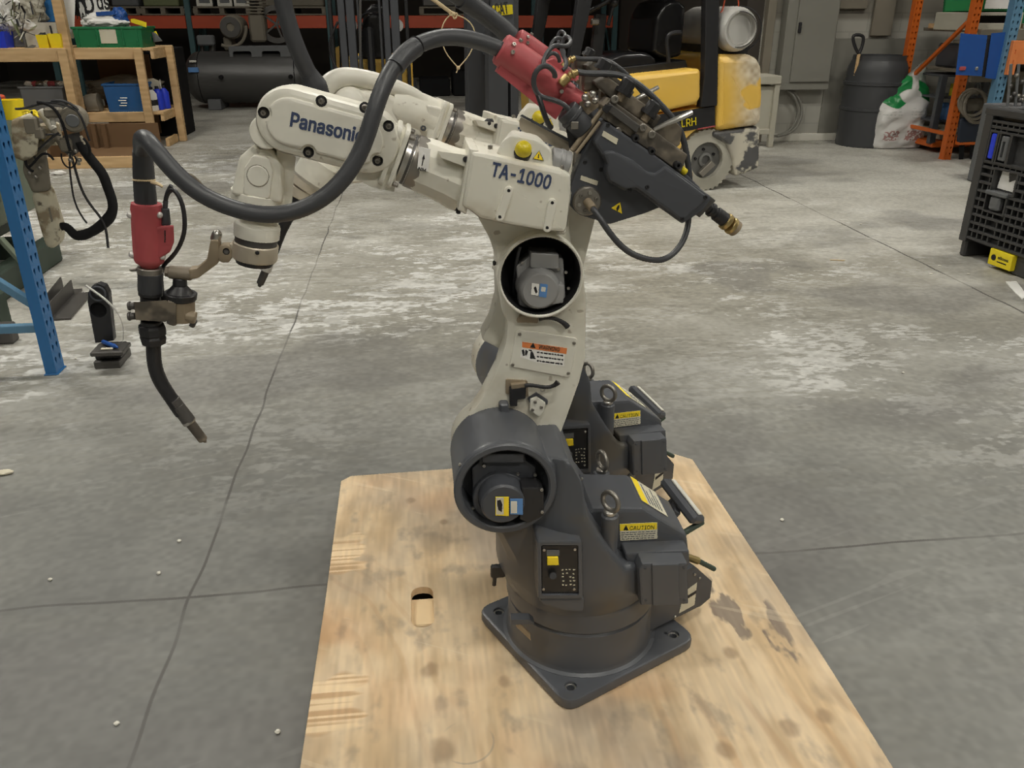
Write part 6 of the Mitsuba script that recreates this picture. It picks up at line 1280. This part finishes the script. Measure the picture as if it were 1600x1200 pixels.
# black collapsible bulk container
c0 = np.array([3.365, 4.80, 0]); dY = np.array([.10, -1.0, 0]); dY /= np.linalg.norm(dY); nX = np.array([dY[1], -dY[0], 0])   # along its long side towards the viewer; outward normal
if nX[0] > 0: nX = -nX
BK = thing('bulk_container', 'black ribbed collapsible bulk container at the right edge', 'container')
Lk, Wk, zk0, zk1 = 1.15, 1.1, .13, .885
inn = -nX
def KK(s, d, z): return c0 + dY * s + inn * d + [0, 0, z]
def kbox(s0, s1, d0, d1, z0, z1, bev=.004):
    return xf(box(((s0 + s1) / 2, (d0 + d1) / 2, (z0 + z1) / 2), (s1 - s0, d1 - d0, z1 - z0), bev), np.block([[np.c_[dY, inn, [0, 0, 1]], c0[:, None]], [np.zeros((1, 3)), np.ones((1, 1))]]))
put('side_wall', kbox(0, Lk, .035, .06, zk0, zk1), 'm_crate', BK)
put('back_wall', kbox(0, .04, .03, Wk, zk0, zk1), 'm_crate', BK)
put('inner_wall', kbox(0, Lk, Wk - .04, Wk, zk0, zk1), 'm_crate', BK)
put('front_wall', kbox(Lk - .04, Lk, .03, Wk, zk0, zk1), 'm_crate', BK)
put('bin_floor', kbox(0, Lk, .03, Wk, zk0, zk0 + .03), 'm_crate', BK)
for s in (0, Lk - .06): put('corner_post', kbox(s, s + .06, -.005, .06, .10, zk1), 'm_crate', BK)
put('top_rim', kbox(-.01, Lk + .01, -.01, .065, zk1 - .035, zk1 + .01, .008), 'm_crate', BK)
ops = [(.075, .125, .60, .76), (.155, .225, .60, .76), (.245, .50, .60, .76), (.17, .34, .44, .56), (.15, .30, .32, .42)]
def hit(s0, s1, z0, z1): return any(s0 < b and s1 > a and z0 < d and z1 > c_ for a, b, c_, d in ops)
hz = [.13, .18, .225, .275, .32, .37, .42, .47, .515, .56, .59, .765, .79, .82]
for z in hz:
    if .59 <= z < .765 and False: continue
    s_runs = [(.06, Lk - .06)]
    for a, b, c_, d in ops:
        if c_ < z + .006 and d > z - .006:
            s_runs = [r for (p, q) in s_runs for r in ((p, min(q, a)), (max(p, b), q)) if r[1] - r[0] > .01]
    put('rib', cat(*[kbox(p, q, .0, .036, z - .008, z + .008, .002) for p, q in s_runs]), 'm_crate', BK) if s_runs else None
vr = []
for s in np.arange(.09, Lk - .08, .045):
    for z0, z1 in zip(hz, hz[1:]):
        if z1 - z0 < .1 and not hit(s - .004, s + .004, z0 + .01, z1 - .01) and (int(s * 1000 + z0 * 777) % 7): vr.append(kbox(s - .005, s + .005, .004, .036, z0, z1, .001))
put('cross_ribs', cat(*vr), 'm_crate', BK)
for a, b, c_, d in ops: put('pocket_frame', cut(kbox(a - .012, b + .012, -.004, .036, c_ - .012, d + .012, .003), kbox(a, b, -.05, .1, c_, d, 0)), 'm_crate', BK)
put('blue_latch', kbox(.08, .12, -.004, .03, .61, .755, .006), 'm_vividblue', BK)
put('grey_latch', cut(kbox(.162, .218, -.004, .03, .61, .75, .006), kbox(.18, .20, -.02, .01, .63, .72, 0)), 'm_plasticgrey', BK)
put('release_handle', cat(kbox(.145, .315, -.02, .03, .415, .44, .006), kbox(.185, .265, -.012, .03, .33, .41, .01)), 'm_plasticgrey', BK)
kl_ = put('torn_label', hull([KK(s, .032, z) for s, z in ((.175, .452), (.19, .558), (.22, .55), (.335, .56), (.338, .50), (.335, .448))] + [KK(s, .0345, z) for s, z in ((.175, .452), (.19, .558), (.22, .55), (.335, .56), (.338, .50), (.335, .448))]), 'm_white', BK, smooth=False)
put('label_mark', hull([KK(s, .029, z) for s, z in ((.245, .55), (.26, .50), (.33, .535), (.32, .56))] + [KK(s, .0315, z) for s, z in ((.245, .55), (.26, .50), (.33, .535), (.32, .56))]), 'm_crate', kl_, smooth=False)
for s in (.0, .44, Lk - .14): put('foot', kbox(s, s + (.05 if s == 0 else .17), .02, Wk - .02, 0, zk0, .01), 'm_crate', BK)
ky_ = put('yellow_label', kbox(.285, .465, -.012, .03, .025, .118, .003), 'm_binyellow', BK)
lp0, lp1 = KK(.36, -.0125, .078), KK(.44, -.0125, .078)
put('logo', lathe([(0, 0), (.018, 0), (.018, .001), (0, .001)], KK(.325, -.0125, .072), nX, 24), 'm_ink', ky_)
put('lettering', cat(text('eBoxes', KK(.357, -.0125, .072), KK(.44, -.0125, .072), .016, nX, .001), plate([KK(.357, -.0125, .052), KK(.43, -.0125, .052), KK(.43, -.0125, .058), KK(.357, -.0125, .058)], nX, .001)), 'm_ink', ky_, smooth=False)
put('skirt', kbox(.02, Lk, .05, .08, .10, .14, .004), 'm_crate', BK)
one('paper_strip', plate([G(x, y) for x, y in ((1571, 441), (1588, 440), (1604, 462), (1597, 468), (1586, 458))], (0, 0, 1), .004), 'm_white', 'white paper strip on the floor by the black bulk container', 'paper', smooth=False)
# litter on the floor
r_ = np.random.default_rng(21)
for i, (x, y) in enumerate(((1468, 415), (1455, 428), (1513, 428), (1320, 255), (1345, 350), (1174, 420), (1411, 582), (370, 213), (330, 235), (118, 560), (248, 895), (182, 1130), (434, 1143), (1222, 812), (280, 845), (78, 905))):
    one('floor_speck', crumple(G(x, y, .004), (.006 + .008 * r_.random() * (y < 500), .006, .004), 80 + i, 1), 'm_offwhite', 'tiny pale scrap of litter on the concrete floor', 'litter', 'litter scraps on the floor', smooth=False)
one('wood_splinter', bar(G(1320, 407, .004), G(1297, 406, .004), .008, .005), 'm_straw', 'pale splinter lying on the open floor right of the robot arms', 'splinter')
one('paper_scrap', crumple(G(6, 738, .006), (.03, .015, .006), 99), 'm_paper', 'brownish paper scrap on the floor at the left edge', 'scrap', smooth=False)
